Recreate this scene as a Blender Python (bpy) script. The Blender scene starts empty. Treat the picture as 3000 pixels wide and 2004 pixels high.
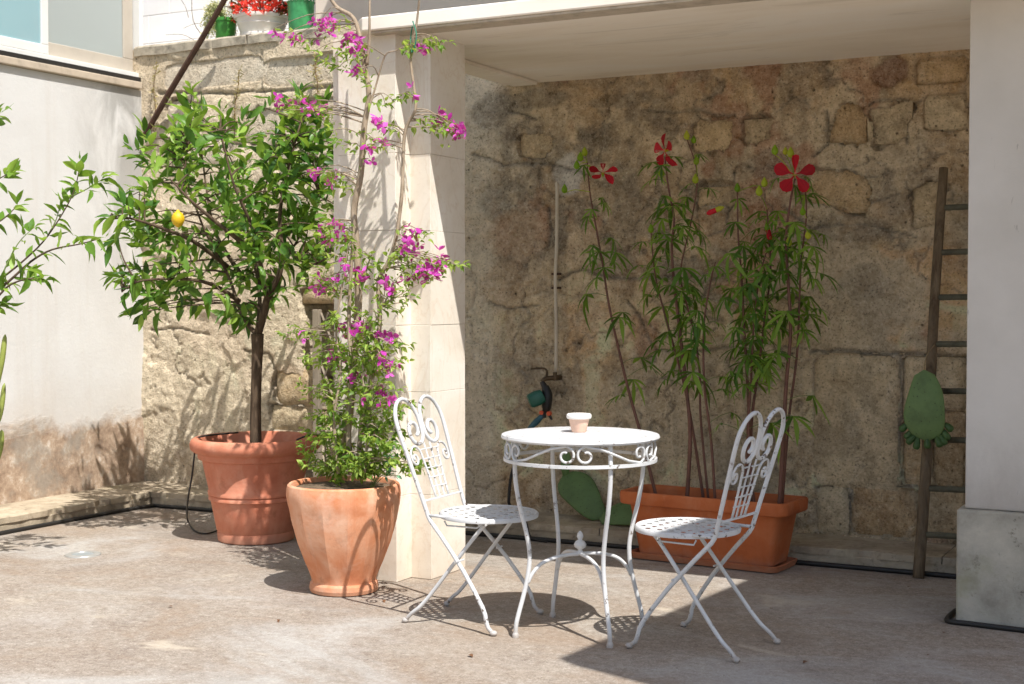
import bpy, math, random
import numpy as np
from mathutils import Vector, Matrix
random.seed(7)
PI = math.pi
R = math.radians
scene = bpy.context.scene
COL = scene.collection

# ------------------------------------------------------------------ camera
CAM_H, YAW, PITCH, FPX = 1.27, R(27.5), math.atan(134 / 4121), 4121.0
cd = bpy.data.cameras.new('camera')
cam = bpy.data.objects.new('camera', cd)
COL.objects.link(cam)
cam.location = (0, 0, CAM_H)
cam.rotation_euler = (PI / 2 - PITCH, 0, YAW)
cd.sensor_width = 36
cd.lens = FPX / 3000 * 36
cd.clip_start, cd.clip_end = 0.05, 500
cd.dof.use_dof = True
cd.dof.focus_distance = 5.9
cd.dof.aperture_fstop = 5.0
scene.camera = cam

# ------------------------------------------------------------------ light
SUN_L = Vector((-0.54, 0.345, -1.0)).normalized()
SUN_EL = math.asin(-SUN_L.z)
SUN_AZ = math.atan2(-SUN_L.x, -SUN_L.y)
world = bpy.data.worlds.new('World')
scene.world = world
world.use_nodes = True
wn = world.node_tree.nodes
sky = wn.new('ShaderNodeTexSky')
sky.sky_type = 'NISHITA'
sky.sun_disc = False
sky.sun_elevation = SUN_EL
sky.sun_rotation = SUN_AZ
sky.air_density, sky.dust_density, sky.ozone_density = 1.0, 1.6, 1.0
bg = wn['Background']
bg.inputs['Strength'].default_value = 0.115
world.node_tree.links.new(sky.outputs[0], bg.inputs['Color'])
sd = bpy.data.lights.new('sun', 'SUN')
sd.energy = 4.85
sd.angle = R(0.53)
sd.color = (1.0, 0.965, 0.92)
sun = bpy.data.objects.new('sun', sd)
COL.objects.link(sun)
sun.rotation_euler = SUN_L.to_track_quat('-Z', 'Y').to_euler()
sun.location = (4, -3, 9)
scene.view_settings.view_transform = 'Standard'
scene.view_settings.look = 'None'
scene.view_settings.gamma = 1.0
scene.view_settings.exposure = 0.42
scene.cycles.use_adaptive_sampling = True
scene.cycles.adaptive_threshold = 0.025
scene.cycles.max_bounces = 7
scene.cycles.diffuse_bounces = 4
scene.cycles.glossy_bounces = 2
scene.cycles.transmission_bounces = 3
scene.cycles.caustics_reflective = False
scene.cycles.caustics_refractive = False

# ------------------------------------------------------------------ survey helpers
# The photograph was surveyed at 2347 px width: floor points and points on the
# walls follow from the measured camera height and lens.
CY, SY = math.cos(YAW), math.sin(YAW)
KS = 3000 / 2347


def _ray(dx, dy):
    a = (dx * KS - 1500) / FPX
    b = (1002 - dy * KS) / FPX
    Y = math.cos(PITCH) + b * math.sin(PITCH)
    return Vector((a * CY - Y * SY, a * SY + Y * CY, -math.sin(PITCH) + b * math.cos(PITCH)))


def fl(dx, dy, z=0.0):
    r = _ray(dx, dy)
    t = (z - CAM_H) / r.z
    return Vector((r.x * t, r.y * t, z))


def wy(dx, dy, y):
    r = _ray(dx, dy)
    t = y / r.y
    return Vector((r.x * t, y, CAM_H + r.z * t))


def wx(dx, dy, x):
    r = _ray(dx, dy)
    t = x / r.x
    return Vector((x, r.y * t, CAM_H + r.z * t))


def dep(dx, dy, D):
    r = _ray(dx, dy)
    t = D / (-r.x * SY + r.y * CY)
    return Vector((r.x * t, r.y * t, CAM_H + r.z * t))


# ------------------------------------------------------------------ materials
def srgb(h):
    h = h.lstrip('#')
    v = [int(h[i:i + 2], 16) / 255 for i in (0, 2, 4)]
    return tuple(c / 12.92 if c <= 0.04045 else ((c + 0.055) / 1.055) ** 2.4 for c in v) + (1.0,)


class NT:
    def __init__(s, name):
        s.m = bpy.data.materials.new(name)
        s.m.use_nodes = True
        s.t = s.m.node_tree
        s.n = s.t.nodes
        s.b = s.n['Principled BSDF']

    def L(s, a, b):
        s.t.links.new(a, b)

    def put(s, v, sock):
        if isinstance(v, bpy.types.NodeSocket):
            s.L(v, sock)
        elif v is not None:
            if isinstance(v, (tuple, list)) and len(v) == 3 and sock.type == 'RGBA':
                v = tuple(v) + (1.0,)
            sock.default_value = v

    def pos(s):
        return s.n.new('ShaderNodeNewGeometry').outputs['Position']

    def obj(s):
        return s.n.new('ShaderNodeTexCoord').outputs['Object']

    def rnd(s):
        a = s.n.new('ShaderNodeObjectInfo').outputs['Random']
        b = s.n.new('ShaderNodeNewGeometry').outputs['Random Per Island']
        return s.math('FRACT', s.math('ADD', a, b))

    def sc(s, v, k):
        m = s.n.new('ShaderNodeMapping')
        s.L(v, m.inputs['Vector'])
        m.inputs['Scale'].default_value = k
        return m.outputs[0]

    def noise(s, v, scale, detail=6, rough=0.6, dist=0.0):
        n = s.n.new('ShaderNodeTexNoise')
        s.put(v, n.inputs['Vector'])
        n.inputs['Scale'].default_value = scale
        n.inputs['Detail'].default_value = detail
        n.inputs['Roughness'].default_value = rough
        n.inputs['Distortion'].default_value = dist
        return n.outputs['Fac']

    def voro(s, v, scale, feature='F1', rand=1.0):
        n = s.n.new('ShaderNodeTexVoronoi')
        n.feature = feature
        s.put(v, n.inputs['Vector'])
        n.inputs['Scale'].default_value = scale
        n.inputs['Randomness'].default_value = rand
        return n.outputs['Distance']

    def ramp(s, f, stops, mode='LINEAR'):
        n = s.n.new('ShaderNodeValToRGB')
        n.color_ramp.interpolation = mode
        el = n.color_ramp.elements
        while len(el) < len(stops):
            el.new(0.5)
        for e, (p, c) in zip(el, stops):
            e.position = p
            e.color = c if isinstance(c, tuple) else (c, c, c, 1)
        s.put(f, n.inputs['Fac'])
        return n.outputs['Color']

    def mix(s, f, a, b, mode='MIX'):
        n = s.n.new('ShaderNodeMix')
        n.data_type = 'RGBA'
        n.blend_type = mode
        s.put(f, n.inputs[0])
        s.put(a, n.inputs[6])
        s.put(b, n.inputs[7])
        return n.outputs[2]

    def math(s, op, a, b=None, clamp=False):
        n = s.n.new('ShaderNodeMath')
        n.operation = op
        n.use_clamp = clamp
        s.put(a, n.inputs[0])
        if b is not None:
            s.put(b, n.inputs[1])
        return n.outputs[0]

    def sep(s, v):
        n = s.n.new('ShaderNodeSeparateXYZ')
        s.L(v, n.inputs[0])
        return n.outputs

    def mrange(s, v, a, b, c=0.0, d=1.0):
        n = s.n.new('ShaderNodeMapRange')
        n.clamp = True
        s.put(v, n.inputs[0])
        for i, q in enumerate((a, b, c, d)):
            s.put(q, n.inputs[i + 1])
        return n.outputs[0]

    def bump(s, h, strength=0.4, dist=0.01, normal=None):
        n = s.n.new('ShaderNodeBump')
        n.inputs['Strength'].default_value = strength
        n.inputs['Distance'].default_value = dist
        s.put(h, n.inputs['Height'])
        if normal is not None:
            s.L(normal, n.inputs['Normal'])
        return n.outputs[0]

    def fin(s, color=None, rough=0.8, normal=None, spec=None, **kw):
        if color is not None:
            s.put(color, s.b.inputs['Base Color'])
        s.put(rough, s.b.inputs['Roughness'])
        if normal is not None:
            s.L(normal, s.b.inputs['Normal'])
        if spec is not None:
            s.b.inputs['Specular IOR Level'].default_value = spec
        for k, v in kw.items():
            s.put(v, s.b.inputs[k.replace('_', ' ')])
        return s.m


def m_plain(name, col, rough=0.6, var=0.12, scale=8, bump=0.15, metal=0.0, spec=0.5):
    g = NT(name)
    p = g.pos()
    n = g.noise(p, scale, 6, 0.65)
    dark = tuple(c * (1 - var * 2) for c in col[:3]) + (1,)
    lite = tuple(min(1, c * (1 + var)) for c in col[:3]) + (1,)
    c = g.ramp(n, [(0.3, dark), (0.5, col), (0.72, lite)])
    nm = g.bump(g.noise(p, scale * 9, 4), bump, 0.004)
    return g.fin(c, rough, nm, spec, Metallic=metal)


def m_ground():
    g = NT('aged_concrete')
    p = g.pos()
    big = g.noise(p, 0.55, 5, 0.6, 0.6)
    mid = g.noise(p, 2.6, 5, 0.68, 0.4)
    fine = g.noise(p, 30, 6, 0.75)
    grit = g.noise(p, 130, 3, 0.7)
    c = g.ramp(big, [(0.3, srgb('857a6e')), (0.45, srgb('968a7d')), (0.56, srgb('a39a8d')), (0.72, srgb('a19c95'))])
    c2 = g.ramp(mid, [(0.32, srgb('7c6c5f')), (0.48, srgb('998a7b')), (0.62, srgb('aa9f91')), (0.78, srgb('bdb6ab'))])
    c = g.mix(0.55, c, c2)
    c = g.mix(g.mrange(fine, 0.35, 0.7), g.mix(0.5, c, srgb('6a5b4d')), g.mix(0.28, c, srgb('d0c7bb')))
    c = g.mix(g.mrange(grit, 0.52, 0.72, 0, 0.6), c, srgb('5e5145'))
    c = g.mix(g.mrange(grit, 0.44, 0.3, 0, 0.5), c, srgb('d6cdc2'))
    st = g.noise(g.sc(p, (1.0, 1.3, 1)), 1.5, 6, 0.72, 0.6)
    c = g.mix(g.mrange(st, 0.52, 0.68, 0, 0.35), c, srgb('b9b4ae'))
    c = g.mix(g.mrange(st, 0.47, 0.32, 0, 0.5), c, srgb('8f7760'))
    g3 = g.noise(g.sc(p, (0.8, 1.2, 1)), 0.75, 5, 0.7, 0.8)
    c = g.mix(g.mrange(g3, 0.52, 0.64, 0, 0.45), c, srgb('bab9b5'))
    c = g.mix(g.mrange(g3, 0.46, 0.34, 0, 0.4), c, srgb('94806b'))
    g2 = g.noise(g.sc(p, (0.75, 1.0, 1)), 58, 3, 0.8)
    c = g.mix(g.mrange(g2, 0.56, 0.7, 0, 0.32), c, srgb('63564a'))
    c = g.mix(g.mrange(g2, 0.44, 0.32, 0, 0.3), c, srgb('dad2c6'))
    # pale worn flakes and dark damp blotches
    fl_ = g.noise(g.sc(p, (1, 1.6, 1)), 1.35, 5, 0.55, 1.2)
    c = g.mix(g.mrange(fl_, 0.62, 0.70, 0, 0.5), c, srgb('c9bca8'))
    bl = g.noise(g.sc(p, (0.7, 1, 1)), 1.1, 5, 0.7, 0.3)
    c = g.mix(g.mrange(bl, 0.54, 0.68, 0, 0.5), c, srgb('7a736b'))
    sp = g.voro(p, 24)
    c = g.mix(g.mrange(sp, 0.05, 0.13, 0.55, 0), c, srgb('5d4f42'))
    h = g.math('ADD', g.math('MULTIPLY', fine, 0.6), g.math('MULTIPLY', grit, 0.5))
    c = g.mix(1.0, c, (0.965, 0.98, 0.995, 1), 'MULTIPLY')
    nm = g.bump(h, 0.55, 0.006)
    return g.fin(c, 0.92, nm, 0.25)


def m_stonewall(name, stone=False):
    """grain, pitting and fine dirt over the wall's own tone (plaster, mortar or stone)"""
    g = NT(name)
    p = g.pos()
    mid = g.noise(p, 5.5, 5, 0.72, 0.6)
    fine = g.noise(p, 24, 5, 0.75)
    grit = g.noise(p, 85, 3, 0.75)
    if stone:
        r = g.n.new('ShaderNodeObjectInfo').outputs['Random']
        c = g.ramp(r, [(0.0, srgb('dfc8a2')), (0.3, srgb('cfb086')), (0.5, srgb('e2d3b6')), (0.7, srgb('c2a47b')), (0.85, srgb('d8bb92')), (1.0, srgb('b8966c'))] if stone is True else [(0.0, srgb('e3d2b8')), (1.0, srgb('eadcc6'))])
        c = g.mix(g.mrange(mid, 0.5, 0.68, 0, 0.6), c, srgb('efe6d2'))
        c = g.mix(g.mrange(g.noise(p, 4.2, 5, 0.7, 0.8), 0.54, 0.66, 0, 0.55 if stone is True else 0.15), c, srgb('8a6843'))
        c = g.mix(g.mrange(g.noise(p, 2.1, 5, 0.7, 0.5), 0.5, 0.62, 0, 0.6 if stone is True else 0.25), c, srgb('8d806b'))
    else:
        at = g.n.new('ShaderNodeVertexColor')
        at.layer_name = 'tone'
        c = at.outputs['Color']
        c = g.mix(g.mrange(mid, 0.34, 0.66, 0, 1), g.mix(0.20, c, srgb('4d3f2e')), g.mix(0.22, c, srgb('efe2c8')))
    c = g.mix(g.mrange(fine, 0.3, 0.72, 0, 1), g.mix(0.36, c, srgb('4a3b28')), g.mix(0.3, c, srgb('f5ead4')))
    c = g.mix(g.mrange(grit, 0.55, 0.70, 0, 0.72), c, srgb('30261b'))
    c = g.mix(g.mrange(grit, 0.42, 0.3, 0, 0.45), c, srgb('ece2ce'))
    pit = g.voro(p, 17)
    pm = g.math('MULTIPLY', g.mrange(pit, 0.05, 0.15, 1, 0), g.mrange(mid, 0.5, 0.42))
    c = g.mix(g.math('MULTIPLY', pm, 0.7), c, srgb('33281c'))
    h = g.math('ADD', g.math('MULTIPLY', fine, 1.0), g.math('MULTIPLY', grit, 0.45))
    h = g.math('SUBTRACT', h, g.math('MULTIPLY', pm, 0.6))
    if stone is True:
        c = g.mix(1.0, c, (1.06, 1.0, 0.90, 1), 'MULTIPLY')  # same warm bounce tint mixed into the bared stones
    nm = g.bump(h, 0.9, 0.02)
    return g.fin(c, 0.95, nm, 0.15)


def m_leftwall():
    g = NT('white_lime_wall')
    p = g.pos()
    s = g.sep(p)
    n1 = g.noise(p, 1.2, 6, 0.6, 0.4)
    c = g.ramp(n1, [(0.3, srgb('c8c6c2')), (0.5, srgb('d0cfcc')), (0.7, srgb('d6d6d4'))])
    st = g.noise(g.sc(p, (1, 5.5, 0.35)), 1.2, 6, 0.6)
    c = g.mix(g.mrange(st, 0.54, 0.72, 0, 0.4), c, srgb('c4bdb4'))
    # grey damp bloom near the stone corner
    dg = g.math('MULTIPLY', g.mrange(s[1], 6.25, 6.7), g.mrange(s[2], 1.0, 2.2))
    gn = g.noise(g.sc(p, (1, 2.2, 1)), 2.6, 7, 0.6, 0.5)
    c = g.mix(g.math('MULTIPLY', dg, g.mrange(gn, 0.38, 0.58, 0, 0.85)), c, srgb('989691'))
    # peeling damp band over the kerb
    nz = g.noise(g.sc(p, (1, 1.0, 1.6)), 1.9, 9, 0.7, 0.3)
    zz = g.math('ADD', s[2], g.math('MULTIPLY', g.math('SUBTRACT', nz, 0.5), 0.55))
    damp = g.mrange(zz, 0.56, 0.46)
    nd = g.noise(p, 9, 9, 0.78)
    dc = g.ramp(nd, [(0.3, srgb('5a4536')), (0.44, srgb('8f7763')), (0.55, srgb('b39c86')), (0.66, srgb('dcd4c8'))])
    gy = g.noise(p, 3.1, 8, 0.7)
    dc = g.mix(g.mrange(gy, 0.5, 0.62, 0, 0.7), dc, srgb('8c8880'))
    c = g.mix(damp, c, dc)
    halo = g.math('MULTIPLY', g.mrange(zz, 0.8, 0.55), 0.2)
    c = g.mix(halo, c, srgb('bfae9a'))
    fine = g.noise(p, 45, 5, 0.7)
    h = g.math('ADD', g.math('MULTIPLY', fine, 0.35), g.math('MULTIPLY', g.math('MULTIPLY', nd, damp), 1.3))
    nm = g.bump(h, 0.5, 0.01)
    return g.fin(c, 0.9, nm, 0.2)


def m_pillar():
    g = NT('limestone_pillar')
    p = g.pos()
    n1 = g.noise(p, 2.0, 6, 0.6, 1.0)
    c = g.ramp(n1, [(0.3, srgb('dacfbe')), (0.48, srgb('e5dccd')), (0.66, srgb('ebe5da'))])
    v = g.noise(g.sc(p, (1, 1, 0.45)), 3.2, 5, 0.55, 2.2)
    c = g.mix(g.mrange(g.math('ABSOLUTE', g.math('SUBTRACT', v, 0.5)), 0.0, 0.02, 0.22, 0), c, srgb('c8ad8c'))
    s = g.sep(p)
    lo = g.math('ADD', s[2], g.math('MULTIPLY', g.noise(p, 4, 6, 0.7), 0.25))
    c = g.mix(g.mrange(lo, 0.12, 0.3, 0.35, 0), c, srgb('b59f85'))
    fine = g.noise(p, 40, 6, 0.7)
    c = g.mix(g.mrange(fine, 0.55, 0.75, 0, 0.3), c, srgb('b8a890'))
    nm = g.bump(fine, 0.25, 0.004)
    return g.fin(c, 0.75, nm, 0.3)


def m_soffit():
    g = NT('painted_concrete_soffit')
    p = g.pos()
    n1 = g.noise(g.sc(p, (0.6, 2.2, 1)), 1.4, 7, 0.6, 0.5)
    c = g.ramp(n1, [(0.3, srgb('ebe0ce')), (0.5, srgb('f5ecdd')), (0.68, srgb('f8f2e7'))])
    sm = g.noise(g.sc(p, (0.7, 3.5, 1)), 1.8, 8, 0.7, 0.8)
    c = g.mix(g.mrange(sm, 0.58, 0.68, 0, 0.3), c, srgb('b0a390'))
    nm = g.bump(g.noise(p, 30, 5, 0.7), 0.2, 0.004)
    return g.fin(c, 0.85, nm, 0.2)


def m_rightpillar():
    g = NT('grey_white_render')
    p = g.pos()
    s = g.sep(p)
    n1 = g.noise(p, 1.6, 6, 0.6)
    c = g.ramp(n1, [(0.3, srgb('c4beb4')), (0.6, srgb('d2ccc3'))])
    zz = g.math('ADD', s[2], g.math('MULTIPLY', g.noise(g.sc(p, (1.5, 1, 0.6)), 5, 8, 0.7), 0.5))
    c = g.mix(g.mrange(zz, 0.95, 0.62, 0, 0.55), c, srgb('8e8276'))
    d = g.noise(g.sc(p, (3.5, 1, 0.7)), 9, 5, 0.7)
    c = g.mix(g.mrange(d, 0.66, 0.72, 0, 0.55), c, srgb('777068'))
    nm = g.bump(g.noise(p, 35, 6, 0.7), 0.25, 0.005)
    return g.fin(c, 0.85, nm, 0.2)


def m_plinth():
    g = NT('mossy_plinth')
    p = g.pos()
    n = g.noise(p, 5, 8, 0.7)
    c = g.ramp(n, [(0.3, srgb('8f897c')), (0.5, srgb('b0aa9c')), (0.7, srgb('c5beae'))])
    m = g.noise(p, 16, 8, 0.8)
    mz = g.noise(p, 2.2, 4, 0.6)
    c = g.mix(g.math('MULTIPLY', g.mrange(m, 0.58, 0.66, 0, 0.75), g.mrange(mz, 0.46, 0.62)), c, srgb('3f3b30'))
    c = g.mix(g.mrange(g.noise(p, 3.5, 5), 0.55, 0.7, 0, 0.5), c, srgb('8b8a62'))
    nm = g.bump(m, 0.4, 0.006)
    return g.fin(c, 0.92, nm, 0.2)


def m_kerb():
    g = NT('worn_kerb_stone')
    p = g.pos()
    n = g.noise(p, 3.5, 8, 0.7, 0.4)
    c = g.ramp(n, [(0.28, srgb('7b7161')), (0.45, srgb('a39580')), (0.6, srgb('bcae97')), (0.78, srgb('cdc3b2'))])
    m = g.noise(p, 1.7, 6, 0.6)
    c = g.mix(g.mrange(m, 0.56, 0.68, 0, 0.5), c, srgb('8f8a66'))
    d = g.noise(p, 22, 7, 0.75)
    c = g.mix(g.mrange(d, 0.54, 0.68, 0, 0.6), c, srgb('574c3e'))
    nm = g.bump(d, 0.6, 0.01)
    return g.fin(c, 0.92, nm, 0.2)


def m_leaf(name, dark, mid, lite, gloss=0.38, trans=0.42):
    g = NT(name)
    r = g.rnd()
    c = g.ramp(r, [(0.0, dark), (0.45, mid), (0.85, lite), (1.0, tuple(min(1, v * 1.25) for v in lite[:3]) + (1,))])
    o = g.obj()
    c = g.mix(g.mrange(g.noise(o, 5, 4), 0.45, 0.7, 0, 0.3), c, lite)
    g.fin(c, gloss, None, 0.3)
    tr = g.n.new('ShaderNodeBsdfTranslucent')
    g.L(g.mix(0.5, c, (lite[0] * 1.7, lite[1] * 1.6, lite[2] * 0.8, 1)), tr.inputs['Color'])
    ms = g.n.new('ShaderNodeMixShader')
    ms.inputs[0].default_value = trans
    g.L(g.b.outputs[0], ms.inputs[1])
    g.L(tr.outputs[0], ms.inputs[2])
    g.L(ms.outputs[0], g.n['Material Output'].inputs['Surface'])
    return g.m


def m_terracotta(name, a, b, c_, efflo=0.4, bands=False):
    g = NT(name)
    p = g.pos()
    n = g.noise(p, 4.5, 7, 0.65, 0.5)
    c = g.ramp(n, [(0.3, a), (0.5, b), (0.72, c_)])
    e = g.noise(g.sc(p, (1, 1, 0.5)), 6.5, 8, 0.7, 0.5)
    c = g.mix(g.mrange(e, 0.55, 0.72, 0, efflo), c, srgb('dcbba2'))
    st = g.noise(g.sc(p, (9, 9, 0.35)), 1.7, 4, 0.55)
    c = g.mix(g.mrange(st, 0.44, 0.66, 0, efflo * 0.55), c, g.mix(0.25, c_, srgb('e8d0bc')))
    f = g.noise(p, 60, 4, 0.7)
    h = f
    dk = g.noise(p, 9, 5, 0.7, 0.4)
    c = g.mix(g.mrange(dk, 0.56, 0.7, 0, 0.35), c, srgb('8a5a40'))
    lm = g.noise(p, 3.1, 6, 0.75, 0.6)
    c = g.mix(g.mrange(lm, 0.56, 0.68, 0, efflo * 0.35), c, srgb('e6d2c0'))
    zz = g.math('ADD', g.sep(p)[2], g.math('MULTIPLY', dk, 0.12))
    c = g.mix(g.mrange(zz, 0.13, 0.07, 0, 0.35), c, srgb('9d8a78'))
    c = g.mix(g.mrange(f, 0.6, 0.75, 0, 0.4), c, a)
    if bands:
        h = g.math('ADD', g.math('MULTIPLY', f, 0.4), g.noise(g.sc(p, (0.5, 0.5, 60)), 1.0, 3, 0.6))
    nm = g.bump(h, 0.25, 0.004)
    return g.fin(c, 0.82, nm, 0.25)


def m_bark(name, a, b, scale=14):
    g = NT(name)
    p = g.pos()
    n = g.noise(g.sc(p, (1, 1, 0.25)), scale * 2.2, 8, 0.7, 0.6)
    c = g.ramp(n, [(0.3, a), (0.68, b)])
    nm = g.bump(n, 0.7, 0.008)
    return g.fin(c, 0.88, nm, 0.2)


def m_whitepaint():
    g = NT('white_iron_paint')
    o = g.obj()
    n = g.noise(o, 6, 5)
    c = g.ramp(n, [(0.3, srgb('c3c4c4')), (0.6, srgb('d0d1d1'))])
    wr = g.noise(g.sc(o, (1, 3, 1)), 7, 5, 0.7)
    c = g.mix(g.mrange(wr, 0.55, 0.7, 0, 0.5), c, srgb('b0aeab'))
    ch = g.noise(o, 38, 6, 0.7)
    ch2 = g.noise(o, 5, 3, 0.5)
    m = g.math('MULTIPLY', g.mrange(ch, 0.58, 0.62), g.mrange(ch2, 0.46, 0.56))
    dz = g.math('ADD', g.sep(o)[2], g.math('MULTIPLY', ch, 0.05))
    c = g.mix(g.mrange(dz, 0.09, 0.03, 0, 0.6), c, srgb('8d7c6a'))
    c = g.mix(m, c, srgb('5a4a3d'))
    nm = g.bump(ch, 0.15, 0.002)
    return g.fin(c, g.mrange(n, 0.3, 0.7, 0.42, 0.6), nm, 0.4)


def m_petal():
    m = m_leaf('hibiscus_petal', srgb('8e0c18'), srgb('b31225'), srgb('c51f30'), 0.55, 0.3)
    t = m.node_tree
    tc = t.nodes.new('ShaderNodeTexCoord')
    mp = t.nodes.new('ShaderNodeMapping')
    mp.inputs['Scale'].default_value = (26, 1.2, 1)
    t.links.new(tc.outputs['Object'], mp.inputs['Vector'])
    nz = t.nodes.new('ShaderNodeTexNoise')
    nz.inputs['Scale'].default_value = 1.0
    t.links.new(mp.outputs[0], nz.inputs['Vector'])
    b = t.nodes['Principled BSDF']
    src = b.inputs['Base Color'].links[0].from_socket
    mx = t.nodes.new('ShaderNodeMix')
    mx.data_type = 'RGBA'
    mr = t.nodes.new('ShaderNodeMapRange')
    mr.inputs[1].default_value, mr.inputs[2].default_value, mr.inputs[3].default_value, mr.inputs[4].default_value = 0.45, 0.65, 0.0, 0.6
    t.links.new(nz.outputs['Fac'], mr.inputs[0])
    t.links.new(mr.outputs[0], mx.inputs[0])
    t.links.new(src, mx.inputs[6])
    mx.inputs[7].default_value = srgb('6d0814')
    t.links.new(mx.outputs[2], b.inputs['Base Color'])
    return m


def m_lattice():
    return m_plain('faded_wood_lattice', srgb('8f8372'), 0.85, 0.2, 12)


MAT = dict(
    ground=m_ground(), wall=m_stonewall('weathered_render'), stone=m_stonewall('rubble_stone', True), pale_stone=m_stonewall('plastered_block', 2),
    left=m_leftwall(), pillar=m_pillar(), soffit=m_soffit(), rpillar=m_rightpillar(), plinth=m_plinth(), kerb=m_kerb(),
    coping=m_plain('coping_stone', srgb('a89e8c'), 0.95, 0.3, 14, 0.8),
    white=m_whitepaint(), upper_grey=m_plain('upper_render', srgb('d9cdbd'), 0.9, 0.07, 2.5),
    upper_white=m_plain('whitewash', srgb('f0efec'), 0.9, 0.03, 3),
    alu=m_plain('white_aluminium', srgb('dcdcd8'), 0.4, 0.04, 4, 0.03), beige_alu=m_plain('beige_sash', srgb('b9b0a2'), 0.5, 0.06, 4, 0.05),
    black=m_plain('black_rubber', srgb('23211f'), 0.55, 0.2, 20), sill=m_plain('sill_stone', srgb('b5a794'), 0.9, 0.15, 9),
    bark=m_bark('citrus_bark', srgb('352a20'), srgb('6f5e4c')), pale_bark=m_bark('pale_vine_bark', srgb('7a6a57'), srgb('b5a48e')),
    lemon_leaf=m_leaf('lemon_leaf', srgb('1b3c13'), srgb('386122'), srgb('69903c'), 0.36, 0.36),
    lemon_leaf_young=m_leaf('young_lemon_leaf', srgb('3a6222'), srgb('5a842f'), srgb('8ba948'), 0.4, 0.4),
    bougain_leaf=m_leaf('bougainvillea_leaf', srgb('486f2b'), srgb('6f943c'), srgb('a0b65a'), 0.42, 0.45),
    hib_leaf=m_leaf('hibiscus_leaf', srgb('2e521c'), srgb('48742c'), srgb('82a040'), 0.5, 0.42),
    bract=m_leaf('magenta_bract', srgb('9e1c8e'), srgb('c233b2'), srgb('dc6ccf'), 0.65, 0.4),
    begonia=m_leaf('begonia_petal', srgb('c4161a'), srgb('e2302c'), srgb('f2624e'), 0.5, 0.35),
    begonia_leaf=m_leaf('begonia_leaf', srgb('3d2018'), srgb('5c3322'), srgb('6f5a30'), 0.4, 0.3),
    variegated=m_leaf('variegated_leaf', srgb('8e9a66'), srgb('c3c39a'), srgb('e0dcc0'), 0.5, 0.35),
    weed=m_leaf('dry_weed', srgb('6d7042'), srgb('8f8a55'), srgb('b0a06c'), 0.7, 0.3),
    ivy=m_leaf('ivy_leaf', srgb('2c5c3c'), srgb('437a55'), srgb('6b9b78'), 0.4, 0.25),
    stem_red=m_plain('hibiscus_stem', srgb('6b4536'), 0.6, 0.2, 18), stem_green=m_plain('green_stem', srgb('6f7f45'), 0.6, 0.2, 18),
    petal=m_petal(),
    bud=m_leaf('hibiscus_bud', srgb('5d8a1f'), srgb('84ad26'), srgb('b9bd3a'), 0.45, 0.35),
    stamen=m_plain('stamen', srgb('d07c70'), 0.5, 0.1, 30),
    terra_big=m_terracotta('red_terracotta', srgb('b2674d'), srgb('c87e62'), srgb('d6957a'), 0.25, True),
    terra_urn=m_terracotta('pale_terracotta', srgb('bd7450'), srgb('d38d66'), srgb('e3b393'), 0.75),
    terra_cup=m_plain('cup_clay', srgb('dcb8a2'), 0.85, 0.07, 25), cup_rim=m_plain('cup_white_rim', srgb('ece7e0'), 0.7, 0.05, 25),
    plastic=m_terracotta('orange_brown_plastic', srgb('a0532c'), srgb('b06036'), srgb('ba7048'), 0.14),
    soil=m_plain('potting_soil', srgb('4a3a2c'), 0.98, 0.35, 40, 0.9),
    dry_soil=m_plain('dry_soil', srgb('6e5c48'), 0.98, 0.35, 45, 0.9),
    wood=m_bark('grey_ladder_wood', srgb('4a3c2e'), srgb('85755f'), 10), rung=m_plain('green_grey_rung', srgb('5c5a4a'), 0.85, 0.25, 16),
    iron=m_plain('rusty_iron', srgb('4d3426'), 0.85, 0.3, 18, 0.5), cactus=m_plain('prickly_pear_skin', srgb('66804a'), 0.6, 0.15, 10, 0.2),
    cactus_dark=m_plain('shaded_pear_skin', srgb('56703f'), 0.6, 0.15, 10, 0.2), fruit=m_plain('pear_fruit', srgb('3f5c2c'), 0.55, 0.2, 20),
    column_cactus=m_plain('column_cactus_skin', srgb('8f9a4a'), 0.6, 0.15, 12), spine=m_plain('spine', srgb('3a3022'), 0.8, 0.1, 20),
    pipe=m_plain('cream_pipe', srgb('c4b8a4'), 0.5, 0.08, 10), brass=m_plain('old_brass', srgb('5b4a36'), 0.5, 0.25, 25, 0.3, 0.5),
    timer_green=m_plain('green_timer_plastic', srgb('1f5c4c'), 0.4, 0.08, 10), timer_black=m_plain('black_plastic', srgb('1c1b1b'), 0.45, 0.1, 10),
    hose_blue=m_plain('teal_connector', srgb('2d5a66'), 0.5, 0.15, 20), orange=m_plain('orange_valve', srgb('d2552f'), 0.45, 0.08, 20),
    twine=m_plain('green_twine', srgb('2f7d63'), 0.7, 0.1, 20), white_pot=m_plain('white_plastic_pot', srgb('e4e0d8'), 0.5, 0.05, 6, 0.05),
    green_pot=m_plain('glazed_green', srgb('3f8f57'), 0.25, 0.2, 14, 0.15), green_plastic=m_plain('green_plastic_pot', srgb('3f8a36'), 0.45, 0.12, 9),
    ring=m_plain('steel_ring', srgb('a9a9a4'), 0.35, 0.06, 20, 0.05, 0.3), lens=m_plain('frosted_lens', srgb('8f989a'), 0.3, 0.05, 20, 0.05),
    lattice=m_lattice(), lemon=m_plain('lemon_peel', srgb('dcb31a'), 0.45, 0.1, 30, 0.3), rope=m_plain('rope', srgb('8b7756'), 0.9, 0.2, 30),
    dryleaf=m_plain('dry_leaf', srgb('6b4a30'), 0.9, 0.25, 30), joint=m_plain('joint_mortar', srgb('b9ad9b'), 0.95, 0.15, 12),
)


def m_glass(name, col, rough=0.12):
    g = NT(name)
    return g.fin(col, rough, None, 0.7)


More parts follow.
